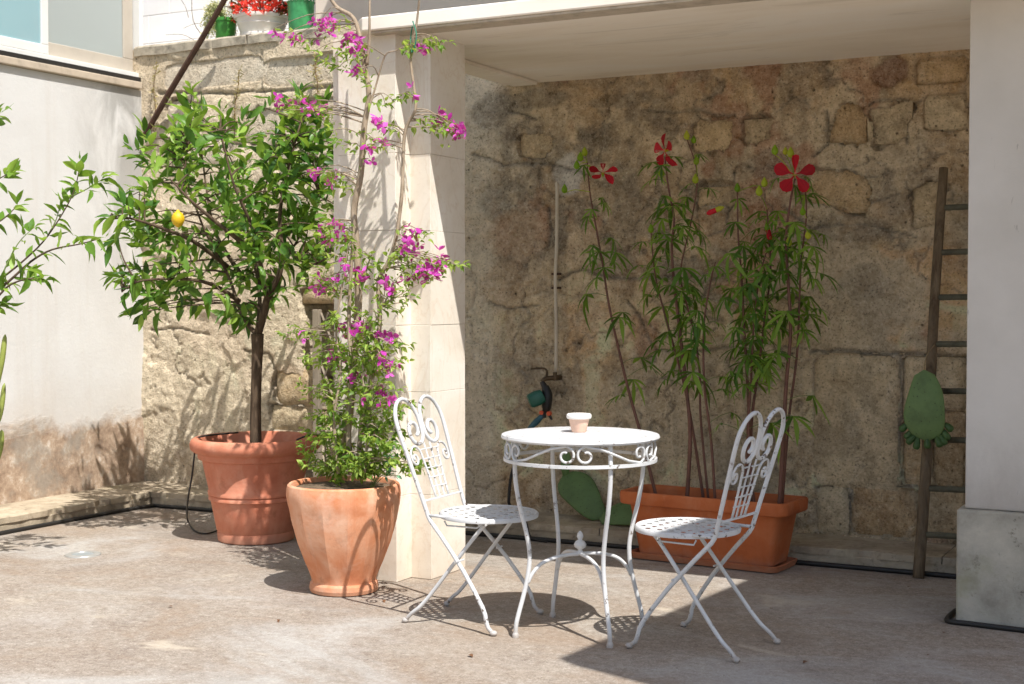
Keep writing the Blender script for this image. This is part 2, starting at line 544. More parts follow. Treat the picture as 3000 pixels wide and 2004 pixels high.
MAT['pane_teal'] = m_glass('tinted_pane', srgb('8fb0b6'), 0.1)
MAT['pane_grey'] = m_glass('frosted_pane', srgb('a3aba9'), 0.3)

# ------------------------------------------------------------------ mesh helpers
OFF = {}


def link(name, data, mat=None, parent=None, smooth=False):
    o = bpy.data.objects.new(name, data)
    COL.objects.link(o)
    if mat is not None and data is not None and hasattr(data, 'materials') and len(data.materials) == 0:
        data.materials.append(MAT[mat] if isinstance(mat, str) else mat)
    if parent is not None:
        o.parent = parent
        OFF[o.name] = OFF.get(parent.name, Vector((0, 0, 0)))
    return o


def root(name, loc, label, cat, group=None, rotz=0.0, local=False):
    o = bpy.data.objects.new(name, None)
    COL.objects.link(o)
    o.empty_display_size = 0.05
    o.location = loc
    o.rotation_euler = (0, 0, rotz)
    OFF[o.name] = Vector((0, 0, 0)) if local else Vector(loc)
    return tag(o, label, cat, group)


def tag(o, label=None, cat=None, group=None, kind=None):
    if label:
        o['label'] = label
    if cat:
        o['category'] = cat
    if group:
        o['group'] = group
    if kind:
        o['kind'] = kind
    return o


class MB:
    def __init__(s):
        s.v, s.f = [], []

    def add(s, verts, faces):
        k = len(s.v)
        s.v += [tuple(v) for v in verts]
        s.f += [tuple(i + k for i in f) for f in faces]
        return s

    def box(s, x0, x1, y0, y1, z0, z1):
        v = [(x, y, z) for z in (z0, z1) for y in (y0, y1) for x in (x0, x1)]
        return s.add(v, [(0, 2, 3, 1), (4, 5, 7, 6), (0, 1, 5, 4), (2, 6, 7, 3), (0, 4, 6, 2), (1, 3, 7, 5)])

    def prism(s, poly, z0, z1):
        n = len(poly)
        v = [(p[0], p[1], z0) for p in poly] + [(p[0], p[1], z1) for p in poly]
        f = [tuple(range(n - 1, -1, -1)), tuple(range(n, 2 * n))]
        f += [(i, (i + 1) % n, n + (i + 1) % n, n + i) for i in range(n)]
        return s.add(v, f)

    def tube(s, pts, rad, n=8, smooth=0, cap=True, flat=1.0):
        pts = [Vector(p) for p in pts]
        if not hasattr(rad, '__len__'):
            rad = [rad] * len(pts)
        if smooth:
            pts, rad = catmull(pts, rad, smooth)
        up = None
        rings = []
        for i, p in enumerate(pts):
            a = pts[max(i - 1, 0)]
            b = pts[min(i + 1, len(pts) - 1)]
            t = (b - a)
            if t.length < 1e-9:
                t = Vector((0, 0, 1))
            t.normalize()
            if up is None:
                up = Vector((0, 0, 1)) if abs(t.z) < 0.9 else Vector((1, 0, 0))
            u = up - t * up.dot(t)
            if u.length < 1e-6:
                u = t.orthogonal()
            u.normalize()
            up = u
            w = t.cross(u)
            rings.append([p + (u * math.cos(2 * PI * k / n) * flat + w * math.sin(2 * PI * k / n)) * rad[i] for k in range(n)])
        v = [q for r in rings for q in r]
        f = []
        for i in range(len(rings) - 1):
            for k in range(n):
                a, b = i * n + k, i * n + (k + 1) % n
                f.append((a, b, b + n, a + n))
        if cap:
            f.append(tuple(range(n - 1, -1, -1)))
            f.append(tuple(range((len(rings) - 1) * n, len(rings) * n)))
        return s.add(v, f)

    def lathe(s, prof, c=(0, 0, 0), n=32, mod=None, cap0=True, cap1=False):
        v, f = [], []
        for j, (r, z) in enumerate(prof):
            for k in range(n):
                a = 2 * PI * k / n
                q = r * (mod(a, z, j) if mod else 1.0)
                v.append((c[0] + q * math.cos(a), c[1] + q * math.sin(a), c[2] + z))
        for j in range(len(prof) - 1):
            for k in range(n):
                a, b = j * n + k, j * n + (k + 1) % n
                f.append((a, b, b + n, a + n))
        if cap0:
            f.append(tuple(range(n - 1, -1, -1)))
        if cap1:
            f.append(tuple(range((len(prof) - 1) * n, len(prof) * n)))
        return s.add(v, f)

    def ball(s, c, rx, ry=None, rz=None, n=10, m=7):
        ry = ry or rx
        rz = rz or rx
        v = [(c[0], c[1], c[2] - rz)]
        for j in range(1, m):
            t = PI * j / m
            for k in range(n):
                a = 2 * PI * k / n
                v.append((c[0] + rx * math.sin(t) * math.cos(a), c[1] + ry * math.sin(t) * math.sin(a), c[2] - rz * math.cos(t)))
        v.append((c[0], c[1], c[2] + rz))
        f = []
        for k in range(n):
            f.append((0, 1 + (k + 1) % n, 1 + k))
            for j in range(m - 2):
                a, b = 1 + j * n + k, 1 + j * n + (k + 1) % n
                f.append((a, b, b + n, a + n))
            e = len(v) - 1
            f.append((e, 1 + (m - 2) * n + k, 1 + (m - 2) * n + (k + 1) % n))
        return s.add(v, f)

    def build(s, name, mat, parent=None, smooth=False, bevel=0.0, angle=None):
        off = OFF.get(parent.name, Vector((0, 0, 0))) if parent is not None else Vector((0, 0, 0))
        me = bpy.data.meshes.new(name)
        vs = [(x - off.x, y - off.y, z - off.z) for x, y, z in s.v]
        me.from_pydata(vs, [], s.f)
        me.update()
        if smooth:
            me.polygons.foreach_set('use_smooth', [True] * len(me.polygons))
            if angle:
                me.set_sharp_from_angle(angle=R(angle))
        o = link(name, me, mat, parent)
        if bevel:
            b = o.modifiers.new('bevel', 'BEVEL')
            b.width = bevel
            b.segments = 2
            b.limit_method = 'ANGLE'
        return o


def catmull(pts, rad, k):
    out, ro = [], []
    n = len(pts)
    for i in range(n - 1):
        p0, p1, p2, p3 = pts[max(i - 1, 0)], pts[i], pts[i + 1], pts[min(i + 2, n - 1)]
        for j in range(k):
            t = j / k
            out.append(0.5 * ((2 * p1) + (p2 - p0) * t + (2 * p0 - 5 * p1 + 4 * p2 - p3) * t * t + (3 * p1 - p0 - 3 * p2 + p3) * t ** 3))
            ro.append(rad[i] * (1 - t) + rad[i + 1] * t)
    out.append(pts[-1])
    ro.append(rad[-1])
    return out, ro


# numpy value noise -------------------------------------------------
_rng = np.random.RandomState(3)
_TAB = _rng.rand(256, 256)


def vnoise(x, y):
    xi, yi = np.floor(x).astype(int), np.floor(y).astype(int)
    fx, fy = x - xi, y - yi
    fx, fy = fx * fx * (3 - 2 * fx), fy * fy * (3 - 2 * fy)
    g = lambda a, b: _TAB[a & 255, b & 255]
    return (g(xi, yi) * (1 - fx) + g(xi + 1, yi) * fx) * (1 - fy) + (g(xi, yi + 1) * (1 - fx) + g(xi + 1, yi + 1) * fx) * fy


def fbm(x, y, oct=4, gain=0.5):
    s, a, t = 0, 1.0, 0
    for i in range(oct):
        s = s + a * (vnoise(x * 2 ** i + 17.3 * i, y * 2 ** i + 9.1 * i) - 0.5)
        t += a
        a *= gain
    return s / t * 2


def cells(x, y, sx, sy):
    """distance to the second minus the first nearest cell centre (0 at a joint)"""
    u, w = x / sx, y / sy
    xi, yi = np.floor(u).astype(int), np.floor(w).astype(int)
    d1 = np.full(u.shape, 9.0)
    d2 = np.full(u.shape, 9.0)
    for a in (-1, 0, 1):
        for b in (-1, 0, 1):
            cx, cy = xi + a, yi + b
            px = cx + 0.15 + 0.7 * _TAB[(cx * 7 + 13) & 255, (cy * 11 + 5) & 255]
            py = cy + 0.15 + 0.7 * _TAB[(cx * 5 + 71) & 255, (cy * 3 + 31) & 255]
            d = np.hypot(u - px, w - py)
            d2 = np.where(d < d1, d1, np.minimum(d2, d))
            d1 = np.minimum(d1, d)
    return d2 - d1


def crack(x, z, ox, oz, f=1.0):
    return np.abs(fbm(x * 2.1 * f + ox, z * 2.1 * f + oz, 5, 0.55))


def wall_height(x, z):
    """relief of the old wall: + is proud of the mean plane"""
    h = 0.018 * fbm(x * 0.9, z * 0.9, 3) + 0.012 * fbm(x * 3.1 + 5, z * 3.1, 4) + 0.012 * fbm(x * 11, z * 11 + 3, 4, 0.65)
    rough = np.clip(fbm(x * 1.1 + 11, z * 1.3 + 60, 3) * 3 + 0.3, 0, 1) * (1 - 0.55 * np.clip((-3.62 - x) / 0.1, 0, 1))
    wx_ = x + 0.12 * fbm(x * 4, z * 4 + 8, 3)
    wz_ = z + 0.10 * fbm(x * 4 + 30, z * 4, 3)
    h = h - 0.008 * np.exp(-(cells(wx_, wz_, 0.46, 0.30) / 0.05) ** 2) * rough
    h = h - 0.014 * np.exp(-(crack(x, z, 90, 50) / 0.012) ** 2) * np.clip(fbm(x + 7, z, 2) * 4 + 0.6, 0, 1)
    h = h - 0.010 * np.exp(-(crack(x, z, 20, 10, 1.7) / 0.010) ** 2) * rough
    top = np.clip((z - 2.38) / 0.05, 0, 1) * np.clip((-3.62 - x) / 0.1, 0, 1)
    h = h * (1 - 0.75 * top)
    # coats of render with a broken edge
    h = h + 0.010 * np.clip((flake(x, z) - 0.02) * 30, 0, 1) + 0.008 * np.clip((flake(x + 33, z + 12) - 0.10) * 30, 0, 1)
    return h


def flake(x, z):
    return fbm(x * 1.25 + 70, z * 1.5 + 20, 6, 0.58)


def hexc(h):
    return np.array(srgb(h)[:3])


def lay(col, m, h):
    m = np.clip(m, 0, 1)[..., None]
    return col * (1 - m) + hexc(h) * m


def wall_tone(x, z):
    """wall colours (render coats, bared stone, mortar, rust, soot, lime) with bounce light painted in"""
    b1, b2, b3 = fbm(x * 0.8 + 3, z * 0.8, 4), fbm(x * 2.6, z * 2.6 + 7, 5, 0.6), fbm(x * 7 + 9, z * 7, 4, 0.6)
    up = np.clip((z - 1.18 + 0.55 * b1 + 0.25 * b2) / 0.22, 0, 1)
    col = hexc('f3e1be') * (1 - up[..., None]) + hexc('b7a386') * up[..., None]  # beige lower coat, lightened further to carry bounce off the sunlit floor
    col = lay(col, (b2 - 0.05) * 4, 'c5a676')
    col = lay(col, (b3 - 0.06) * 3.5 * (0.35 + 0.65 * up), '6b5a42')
    # stones showing through, each with its own tone
    xw = x + 0.14 * fbm(x * 3.3, z * 3.3 + 8, 4)
    zw = z + 0.11 * fbm(x * 3.3 + 30, z * 3.3, 4)
    ci, cj = np.floor(xw / 0.47 + 0.35 * np.floor(zw / 0.31)).astype(int), np.floor(zw / 0.31).astype(int)
    rr = _TAB[(ci * 13 + 7) & 255, (cj * 29 + 3) & 255]
    fu, fv = xw / 0.47 + 0.35 * np.floor(zw / 0.31) - ci, zw / 0.31 - cj
    ins = np.clip(np.minimum(np.minimum(fu, 1 - fu) * 0.47, np.minimum(fv, 1 - fv) * 0.31) / 0.02 - 0.6, 0, 1)
    bare = np.clip((-flake(x, z) + 0.02) * 14, 0, 1)
    for lo, hi, hx, k in ((0.0, 0.22, 'd9c49c', 0.8), (0.22, 0.42, 'b08e63', 0.7), (0.42, 0.6, '9a8a73', 0.7), (0.6, 0.8, 'e6d6b6', 0.8), (0.8, 1.0, 'cfa36c', 0.7)):
        col = lay(col, ins * bare * k * ((rr >= lo) & (rr < hi)), hx)
    # second coat, paler lime
    col = lay(col, (flake(x + 33, z + 12) - 0.10) * 14 * 0.6, 'c8bca6')
    # soot near the slab and in blotches
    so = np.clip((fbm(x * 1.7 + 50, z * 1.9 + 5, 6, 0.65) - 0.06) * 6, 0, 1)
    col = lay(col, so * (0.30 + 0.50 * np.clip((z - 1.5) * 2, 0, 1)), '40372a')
    s2 = np.clip((fbm(x * 5.2 + 15, z * 5.6 + 35, 5, 0.7) - 0.08) * 5, 0, 1)
    col = lay(col, s2 * 0.36, '493b2a')
    s3 = np.clip((fbm(x * 4.1 + 115, z * 4.4 + 75, 5, 0.7) - 0.14) * 6, 0, 1)
    col = lay(col, s3 * 0.5, 'ecdfc6')
    st = np.clip((fbm(x * 7.5 + 4, z * 0.55 + 3, 4, 0.6) - 0.14) * 6, 0, 1)
    col = lay(col, st * 0.4, '665b4a')
    # rust
    ru = np.clip((fbm(x * 2.4 + 81, z * 1.8 + 44, 5, 0.6) - 0.27) * 9, 0, 1)
    col = lay(col, ru * 0.75, '9a5f30')
    # cracks and joints keep dirt
    dk = np.exp(-(crack(x, z, 90, 50) / 0.016) ** 2) * np.clip(fbm(x + 7, z, 2) * 4 + 0.6, 0, 1)
    col = lay(col, dk * 0.6, '332819')
    rough = np.clip(fbm(x * 1.1 + 11, z * 1.3 + 60, 3) * 3 + 0.3, 0, 1) * (1 - 0.55 * np.clip((-3.62 - x) / 0.1, 0, 1))
    col = lay(col, np.exp(-(crack(x, z, 20, 10, 1.7) / 0.012) ** 2) * rough * 0.42, '3a2e20')
    wx_ = x + 0.12 * fbm(x * 4, z * 4 + 8, 3)
    wz_ = z + 0.10 * fbm(x * 4 + 30, z * 4, 3)
    col = lay(col, np.exp(-(cells(wx_, wz_, 0.46, 0.30) / 0.04) ** 2) * rough * 0.25, '4a3c2c')
    # open, sunlit end left of the pillar: cleaner pale plaster, smooth band on top
    lf = np.clip((-3.62 - x) / 0.1, 0, 1)
    col = lay(col, lf * 0.74, 'f0e6d3')
    band = np.clip((z - 2.40 + 0.05 * b2) / 0.04, 0, 1) * lf
    col = lay(col, band * 0.75, 'e6d7bf')
    col = col * (1 + (np.array([1.32, 1.15, 0.93]) - 1) * (1 - lf[..., None])) * (1 + (np.array([1.10, 1.02, 0.90]) - 1) * lf[..., None])  # alcove part tinted with warm bounce light; left end only made creamier
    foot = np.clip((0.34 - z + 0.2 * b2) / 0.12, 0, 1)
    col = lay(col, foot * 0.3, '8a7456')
    return np.clip(col, 0.02, 0.88)


# ------------------------------------------------------------------ ground and kerbs
g = MB()
g.add([(-40, -40, 0), (40, -40, 0), (40, 40, 0), (-40, 40, 0)], [(0, 1, 2, 3)])
tag(g.build('ground', 'ground'), 'aged pale concrete courtyard floor', None, None, 'structure')

KX, KY, WXL, WYB = -5.86, 6.515, -6.245, 6.89
kz = 0.088


def kerb_run(name, x0, x1, y0, y1, axis):
    """a kerb: face stone below a slightly overhanging worn top slab with a rough edge"""
    rt = tag(bpy.data.objects.new(name, None), None, None, None, 'structure')
    COL.objects.link(rt)
    OFF[rt.name] = Vector((0, 0, 0))
    f = MB()
    if axis == 'x':
        f.box(x0, x1, y0 + 0.012, y1, -0.02, kz - 0.032)
    else:
        f.box(x0, x1 - 0.012, y0, y1, -0.02, kz - 0.032)
    f.build('face_stone', 'kerb', rt, bevel=0.004)
    L = (x1 - x0) if axis == 'x' else (y1 - y0)
    a = 0.0
    while a < L - 0.05:
        w = min(random.uniform(0.55, 0.95), L - a)
        if L - a - w < 0.3:
            w = L - a
        k = MB()
        n = 14
        top, bot = [], []
        for i in range(n + 1):
            t = a + 0.003 + (w - 0.006) * i / n
            chip = random.uniform(0, 0.008) + (0.02 if random.random() < 0.12 else 0)
            dz = random.uniform(-0.002, 0.002)
            if axis == 'x':
                top += [(x0 + t, y0 + chip, kz + dz - 0.003), (x0 + t, y0 + chip + 0.01, kz + dz), (x0 + t, y1, kz)]
                bot += [(x0 + t, y0 + chip, kz - 0.034), (x0 + t, y0 + chip + 0.01, kz - 0.034), (x0 + t, y1, kz - 0.034)]
            else:
                top += [(x1 - chip, y0 + t, kz + dz - 0.003), (x1 - chip - 0.01, y0 + t, kz + dz), (x0, y0 + t, kz)]
                bot += [(x1 - chip, y0 + t, kz - 0.034), (x1 - chip - 0.01, y0 + t, kz - 0.034), (x0, y0 + t, kz - 0.034)]
        m_ = len(top)
        fs = []
        for i in range(n):
            for q in range(2):
                fs.append((3 * i + q, 3 * i + q + 1, 3 * i + q + 4, 3 * i + q + 3))
            fs.append((m_ + 3 * i, 3 * i, 3 * i + 3, m_ + 3 * i + 3))
        fs += [(0, m_, m_ + 1, 1), (1, m_ + 1, m_ + 2, 2)]
        e = 3 * n
        fs += [(e, e + 1, m_ + e + 1, m_ + e), (e + 1, e + 2, m_ + e + 2, m_ + e + 1)]
        k.add(top + bot, fs)
        k.build('kerb_slab', 'kerb', rt)
        a += w
    return rt


kerb_run('back_kerb', KX, 2.6, KY, WYB + 0.05, 'x')
kerb_run('left_kerb', WXL - 0.05, KX, 1.0, WYB + 0.02, 'y')

# ------------------------------------------------------------------ old stone wall (rear)
WTOP = 2.845
wall = root('stone_wall', (-2.6, WYB, 0), 'old rendered rubble stone wall closing the back of the courtyard', 'wall')
NX0, NX1, NZ1 = wy(697, 900, WYB).x, -3.95, wy(720, 690, WYB).z
step = 0.0095
xs = np.arange(-6.4, 2.4, step)
zs = np.linspace(0.0, WTOP - 0.005, int(WTOP / step))
XX, ZZ = np.meshgrid(xs, zs)
HH = wall_height(XX, ZZ)
HW = XX + 0.035 * fbm(XX * 5, ZZ * 5 + 2, 5, 0.62)
HV = ZZ + 0.03 * fbm(XX * 5 + 60, ZZ * 5, 5, 0.62)
TONE = wall_tone(XX, ZZ)
HOLE = np.zeros(XX.shape, bool)


def stone_rect(d):
    a_, b_ = wy(d[0], d[3], WYB), wy(d[2], d[1], WYB)
    return a_.x, b_.x, a_.z, b_.z


def rough_patch(d, col, k, depth):
    x0, x1, z0, z1 = stone_rect(d)
    cx, cz = (x0 + x1) / 2, (z0 + z1) / 2
    e = np.hypot((HW + 0.5 * (HW - XX) - cx) / ((x1 - x0) / 2), (HV + 0.5 * (HV - ZZ) - cz) / ((z1 - z0) / 2))
    m = np.clip((1 - e) * 5, 0, 1)
    return m * k, col, m * depth


def line_groove(pts, w, k):
    """a drawn joint or crack following surveyed points"""
    P_ = [wy(x, y, WYB) for x, y in pts]
    dmin = np.full(XX.shape, 9.0)
    for a_, b_ in zip(P_[:-1], P_[1:]):
        ux, uz = b_.x - a_.x, b_.z - a_.z
        t_ = np.clip(((HW - a_.x) * ux + (HV - a_.z) * uz) / (ux * ux + uz * uz), 0, 1)
        dmin = np.minimum(dmin, np.hypot(HW - a_.x - t_ * ux, HV - a_.z - t_ * uz))
    return np.exp(-(dmin / w) ** 2) * k


for d_, c_, k_, dp in [((1985, 130, 2085, 200), '8a4a22', 0.9, 0.02), ((2062, 826, 2128, 1106), '8a5c36', 0.65, 0.006), ((1925, 1126, 1956, 1222), '7a4a24', 0.8, 0.006), ((1264, 352, 1334, 452), 'd9d3c8', 0.85, -0.004),
                       ((1590, 425, 1690, 490), 'd3c3a8', 0.6, 0.0), ((2150, 815, 2216, 1110), 'a87343', 0.5, 0.0), ((1450, 590, 1700, 660), '54493b', 0.55, 0.008), ((1130, 700, 1250, 980), '8d8373', 0.45, 0.0),
                       ((1340, 560, 1460, 650), '5b4e3f', 0.5, 0.006), ((1080, 200, 1180, 300), '5d5344', 0.55, 0.0), ((1090, 420, 1180, 520), '544b3f', 0.5, 0.004), ((1480, 1060, 1530, 1110), '86552e', 0.6, 0.004), ((1880, 820, 2060, 1100), 'cbb694', 0.5, -0.003),
                       ((620, 830, 720, 930), 'a87a50', 0.5, 0.004), ((540, 255, 650, 330), 'b98d64', 0.6, 0.006), ((620, 930, 720, 990), 'b98a55', 0.6, 0.004), ((1280, 350, 1330, 440), 'e0dbd2', 0.6, -0.003), ((1560, 150, 1640, 200), '6b5d4a', 0.5, 0.0), ((1110, 480, 1262, 606), 'c9a17a', 0.6, 0.004), ((1100, 606, 1240, 706), 'd3b48c', 0.5, 0.0),
                       ((1080, 200, 1330, 262), '5a4f3f', 0.6, 0.0), ((1340, 215, 1500, 262), '4d4334', 0.55, 0.0), ((1700, 340, 1830, 420), '54483a', 0.5, 0.004), ((1860, 480, 2060, 560), '5f5241', 0.5, 0.004), ((1920, 600, 2050, 700), '6a5c49', 0.45, 0.0)]:
    m_, cc_, hd = rough_patch(d_, c_, k_, dp)
    TONE = lay(TONE, m_, cc_)
    HH = HH - hd
for pts_, w_, k_ in [([(1862, 806), (1960, 808), (2120, 812), (2216, 814)], 0.008, 1.0), ([(1866, 1116), (1950, 1118), (2110, 1116), (2216, 1118)], 0.008, 1.0), ([(1947, 1118), (1949, 1226)], 0.008, 1.0), ([(2106, 1118), (2108, 1226)], 0.007, 0.8),
                     ([(2064, 812), (2068, 960), (2060, 1116)], 0.007, 0.8), ([(2132, 820), (2136, 1110)], 0.007, 0.8), ([(1258, 478), (1262, 520), (1258, 562)], 0.010, 1.0), ([(1888, 248), (1896, 300), (1900, 334), (1868, 362)], 0.006, 1.0), ([(1992, 238), (2010, 225), (2060, 228), (2086, 245), (2072, 330)], 0.006, 0.9),
                     ([(2086, 245), (2104, 232)], 0.006, 0.8), ([(1480, 255), (1540, 262), (1600, 252), (1690, 268)], 0.006, 0.8), ([(1170, 248), (1230, 268)], 0.006, 0.9), ([(1086, 350), (1150, 378), (1250, 372), (1340, 400)], 0.006, 0.8), ([(1930, 455), (1990, 462), (2060, 440)], 0.006, 0.8),
                     ([(1280, 640), (1330, 622), (1420, 640), (1560, 636)], 0.009, 0.9), ([(1800, 470), (1860, 520), (1990, 512), (2100, 540)], 0.005, 0.8), ([(1120, 690), (1170, 705), (1240, 700)], 0.006, 0.8), ([(1440, 690), (1500, 800), (1600, 806), (1690, 800)], 0.006, 0.8),
                     ([(360, 213), (560, 212), (660, 206), (800, 204)], 0.008, 0.9), ([(600, 118), (602, 208)], 0.005, 0.7), ([(380, 300), (480, 318), (560, 330)], 0.007, 0.9), ([(616, 928), (680, 926), (724, 930)], 0.010, 1.0), ([(345, 760), (420, 750), (480, 770)], 0.005, 0.8), ([(560, 800), (620, 812), (640, 850), (618, 920)], 0.006, 0.8), ([(718, 700), (722, 930), (724, 990)], 0.010, 0.9)]:
    gm = line_groove(pts_, w_ * 1.15, k_)
    TONE = lay(TONE, gm * 0.9, '2a2016')
    HH = HH - 0.022 * gm
# (left, top, right, bottom, kind): b = squared block with joints, p = stone bared where the render fell off
STONES = [
    (1590, 268, 1682, 352, 'p'), (1704, 272, 1772, 338, 'p'), (1902, 228, 1978, 334, 'p'), (1990, 232, 2082, 326, 'p'), (2116, 214, 2216, 300, 'b'),
    (2098, 128, 2216, 196, 'b'), (1192, 290, 1262, 362, 'p'), (1592, 428, 1682, 484, 'p'),
    (1872, 1122, 1944, 1220, 'b'), (1953, 1122, 2104, 1222, 'b'), (2112, 1122, 2216, 1226, 'b'), (1866, 816, 2060, 1110, 'b'), (2070, 818, 2130, 960, 'b'), (2070, 968, 2130, 1110, 'b'),
    (2140, 820, 2216, 938, 'b'), (2140, 946, 2216, 1110, 'b'), (1850, 390, 1990, 486, 'p'), (2090, 420, 2150, 520, 'p'), (1700, 690, 1850, 800, 'p'),
]
LEFT_STONES = [
    (562, 240, 652, 322, 'p'), (380, 228, 470, 300, 'p'), (660, 222, 800, 300, 'b'), (640, 330, 740, 410, 'p'), (430, 310, 520, 390, 'p'),
    (622, 934, 716, 984, 'b'), (636, 852, 716, 926, 'p'), (690, 660, 830, 694, 'b'), (378, 128, 598, 206, 'b'), (606, 120, 796, 200, 'b'), (800, 112, 1000, 198, 'b'),
]
for d_ in STONES + LEFT_STONES:
    x0_, x1_, z0_, z1_ = stone_rect(d_)
    cx_, cz_, hw_, hh_ = (x0_ + x1_) / 2, (z0_ + z1_) / 2, (x1_ - x0_) / 2, (z1_ - z0_) / 2
    blk = d_[4] == 'b'
    kw, pw_ = (0.35, 9.0) if blk else (2.9, 4.0)
    e_ = (np.abs((XX + kw * (HW - XX) - cx_) / hw_) ** pw_ + np.abs((ZZ + kw * (HV - ZZ) - cz_) / hh_) ** pw_)
    TONE = lay(TONE, np.exp(-((e_ - 1.0) / 0.5) ** 2) * 0.25, '4a3d2d')
    HH = np.where(e_ < 1.0, HH - 0.06, HH)
inside = (XX > NX0 + 0.03 * fbm(XX * 9, ZZ * 9, 3)) & (XX < NX1) & (ZZ < NZ1 + 0.015 * fbm(XX * 9 + 3, ZZ * 9, 3))
YY = WYB - HH
YY = np.where(inside, WYB + 0.26 - 0.5 * HH, YY)
nv, nu = XX.shape
verts = np.stack([XX, YY, ZZ], -1).reshape(-1, 3) - np.array(OFF[wall.name])
idx = np.arange(nv * nu).reshape(nv, nu)
quads = np.stack([idx[:-1, :-1], idx[:-1, 1:], idx[1:, 1:], idx[1:, :-1]], -1).reshape(-1, 4)
me = bpy.data.meshes.new('render_face')
me.vertices.add(len(verts))
me.vertices.foreach_set('co', verts.ravel())
me.loops.add(quads.size)
me.loops.foreach_set('vertex_index', quads.ravel())
me.polygons.add(len(quads))
me.polygons.foreach_set('loop_start', np.arange(0, quads.size, 4))
me.polygons.foreach_set('loop_total', np.full(len(quads), 4))
me.update()
me.validate()
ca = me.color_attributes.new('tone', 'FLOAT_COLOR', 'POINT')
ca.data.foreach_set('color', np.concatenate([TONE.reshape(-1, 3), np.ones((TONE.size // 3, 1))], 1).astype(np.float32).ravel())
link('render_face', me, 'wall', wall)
MB().box(-7.4, 2.4, WYB + 0.30, WYB + 0.62, 0, WTOP - 0.006).build('core', 'coping', wall)


def wall_stone(d, proud, mat='stone'):
    """one block bedded in the wall behind the broken edge of the render"""
    x0, x1, z0, z1 = stone_rect(d)
    cx, cz, hw, hh = (x0 + x1) / 2, (z0 + z1) / 2, (x1 - x0) / 2 * 1.10, (z1 - z0) / 2 * 1.10
    sd_ = random.uniform(0, 90)
    nx, nz = max(6, int(hw * 2 / 0.03)), max(5, int(hh * 2 / 0.03))
    gx, gz = np.meshgrid(np.linspace(-1, 1, nx), np.linspace(-1, 1, nz))
    x, z = cx + gx * hw, cz + gz * hh
    hm = float((0.018 * fbm(np.array(cx * 0.9), np.array(cz * 0.9), 3) + 0.012 * fbm(np.array(cx * 3.1 + 5), np.array(cz * 3.1), 4)))
    r = np.clip(1 - np.maximum(np.abs(gx), np.abs(gz)), 0, 1)
    sm_ = 0.2 if d[1] < 215 and d[0] < 1000 else 1.0
    y = WYB - hm - proud - 0.016 * sm_ * fbm(x * 6 + sd_, z * 6, 5, 0.6) + 0.02 * sm_ * np.exp(-(r / 0.07) ** 2)
    x = x + 0.008 * fbm(x * 9 + sd_, z * 9 + 4, 3)
    v = np.stack([x, y, z], -1).reshape(-1, 3).tolist()
    v2 = np.stack([x, np.full(y.shape, WYB + 0.07), z], -1).reshape(-1, 3)
    f = [(b * nx + a_, b * nx + a_ + 1, (b + 1) * nx + a_ + 1, (b + 1) * nx + a_) for b in range(nz - 1) for a_ in range(nx - 1)]
    rim_ = list(range(nx)) + [b * nx + nx - 1 for b in range(1, nz)] + [(nz - 1) * nx + a_ for a_ in range(nx - 2, -1, -1)] + [b * nx for b in range(nz - 2, 0, -1)]
    k0 = len(v)
    v += [tuple(v2[q]) for q in rim_]
    m_ = len(rim_)
    f += [(rim_[(q + 1) % m_], rim_[q], k0 + q, k0 + (q + 1) % m_) for q in range(m_)]
    return MB().add(v, f).build('stone', mat, wall, smooth=True, angle=55)


for s_ in STONES:
    wall_stone(s_, random.uniform(-0.012, 0.008))
for s_ in LEFT_STONES:
    wall_stone(s_, random.uniform(-0.010, 0.004), 'pale_stone' if s_[1] < 420 else 'stone')
# coping along the top of the wall
a = -6.3
while a < 2.3:
    w = random.uniform(0.6, 1.0)
    cp = MB()
    n = 10
    prof = []
    for i in range(n + 1):
        x = a + 0.004 + (w - 0.008) * i / n
        q = random.uniform(-0.01, 0.012)
        r_ = random.uniform(-0.006, 0.006)
        prof.append([(x, WYB - 0.016 + q, WTOP - 0.05 + r_), (x, WYB - 0.018 + q, WTOP + r_ * 0.5), (x, WYB - 0.002 + q, WTOP + 0.014), (x, WYB + 0.28, WTOP + 0.014), (x, WYB + 0.28, WTOP - 0.05)])
    v = [p for r in prof for p in r]
    f = [(5 * i + q, 5 * i + q + 1, 5 * i + q + 6, 5 * i + q + 5) for i in range(n) for q in range(4)]
    f += [(0, 4, 3, 2, 1), (5 * n, 5 * n + 1, 5 * n + 2, 5 * n + 3, 5 * n + 4)]
    cp.add(v, f)
    cp.build('coping_stone', 'coping', wall)
    a += w
# terrace behind the wall and the two house walls above it
tf = MB().box(-7.4, 2.4, WYB + 0.281, 7.6, 2.6, WTOP + 0.004)
tag(tf.build('terrace', 'upper_grey'), 'concrete terrace above the stone wall', None, None, 'structure')
uw = root('whitewashed_wall', (-5.7, 7.62, WTOP), 'bright whitewashed wall behind the plants on the stone wall', 'wall')
k = 0
z = WTOP
while z < 4.4:
    x = -7.4 - (0.19 if k % 2 else 0)
    while x < -5.42:
        b = MB().box(max(x, -7.4), min(x + 0.378, -5.42), 7.62, 7.74, z, z + 0.192)
        if min(x + 0.378, -5.42) - max(x, -7.4) > 0.03:
            b.build('painted_block', 'upper_white', uw, bevel=0.004)
        x += 0.38
    z += 0.194
    k += 1
uh = root('upper_house', (-1.2, 7.62, WTOP), 'grey-beige upper house wall above the concrete canopy', 'house wall')
MB().box(-5.4, 3.0, 7.60, 7.8, WTOP, 5.6).build('wall', 'upper_grey', uh)
MB().prism([(-4.4, 6.35), (-2.95, 6.35), (-2.95, 5.75), (3.0, 5.75), (3.0, 7.598), (-4.4, 7.598)], 4.7, 4.86).build('unseen_shade_eave', 'soffit', uh)  # unseen eave, added and then extended to shade the walls below

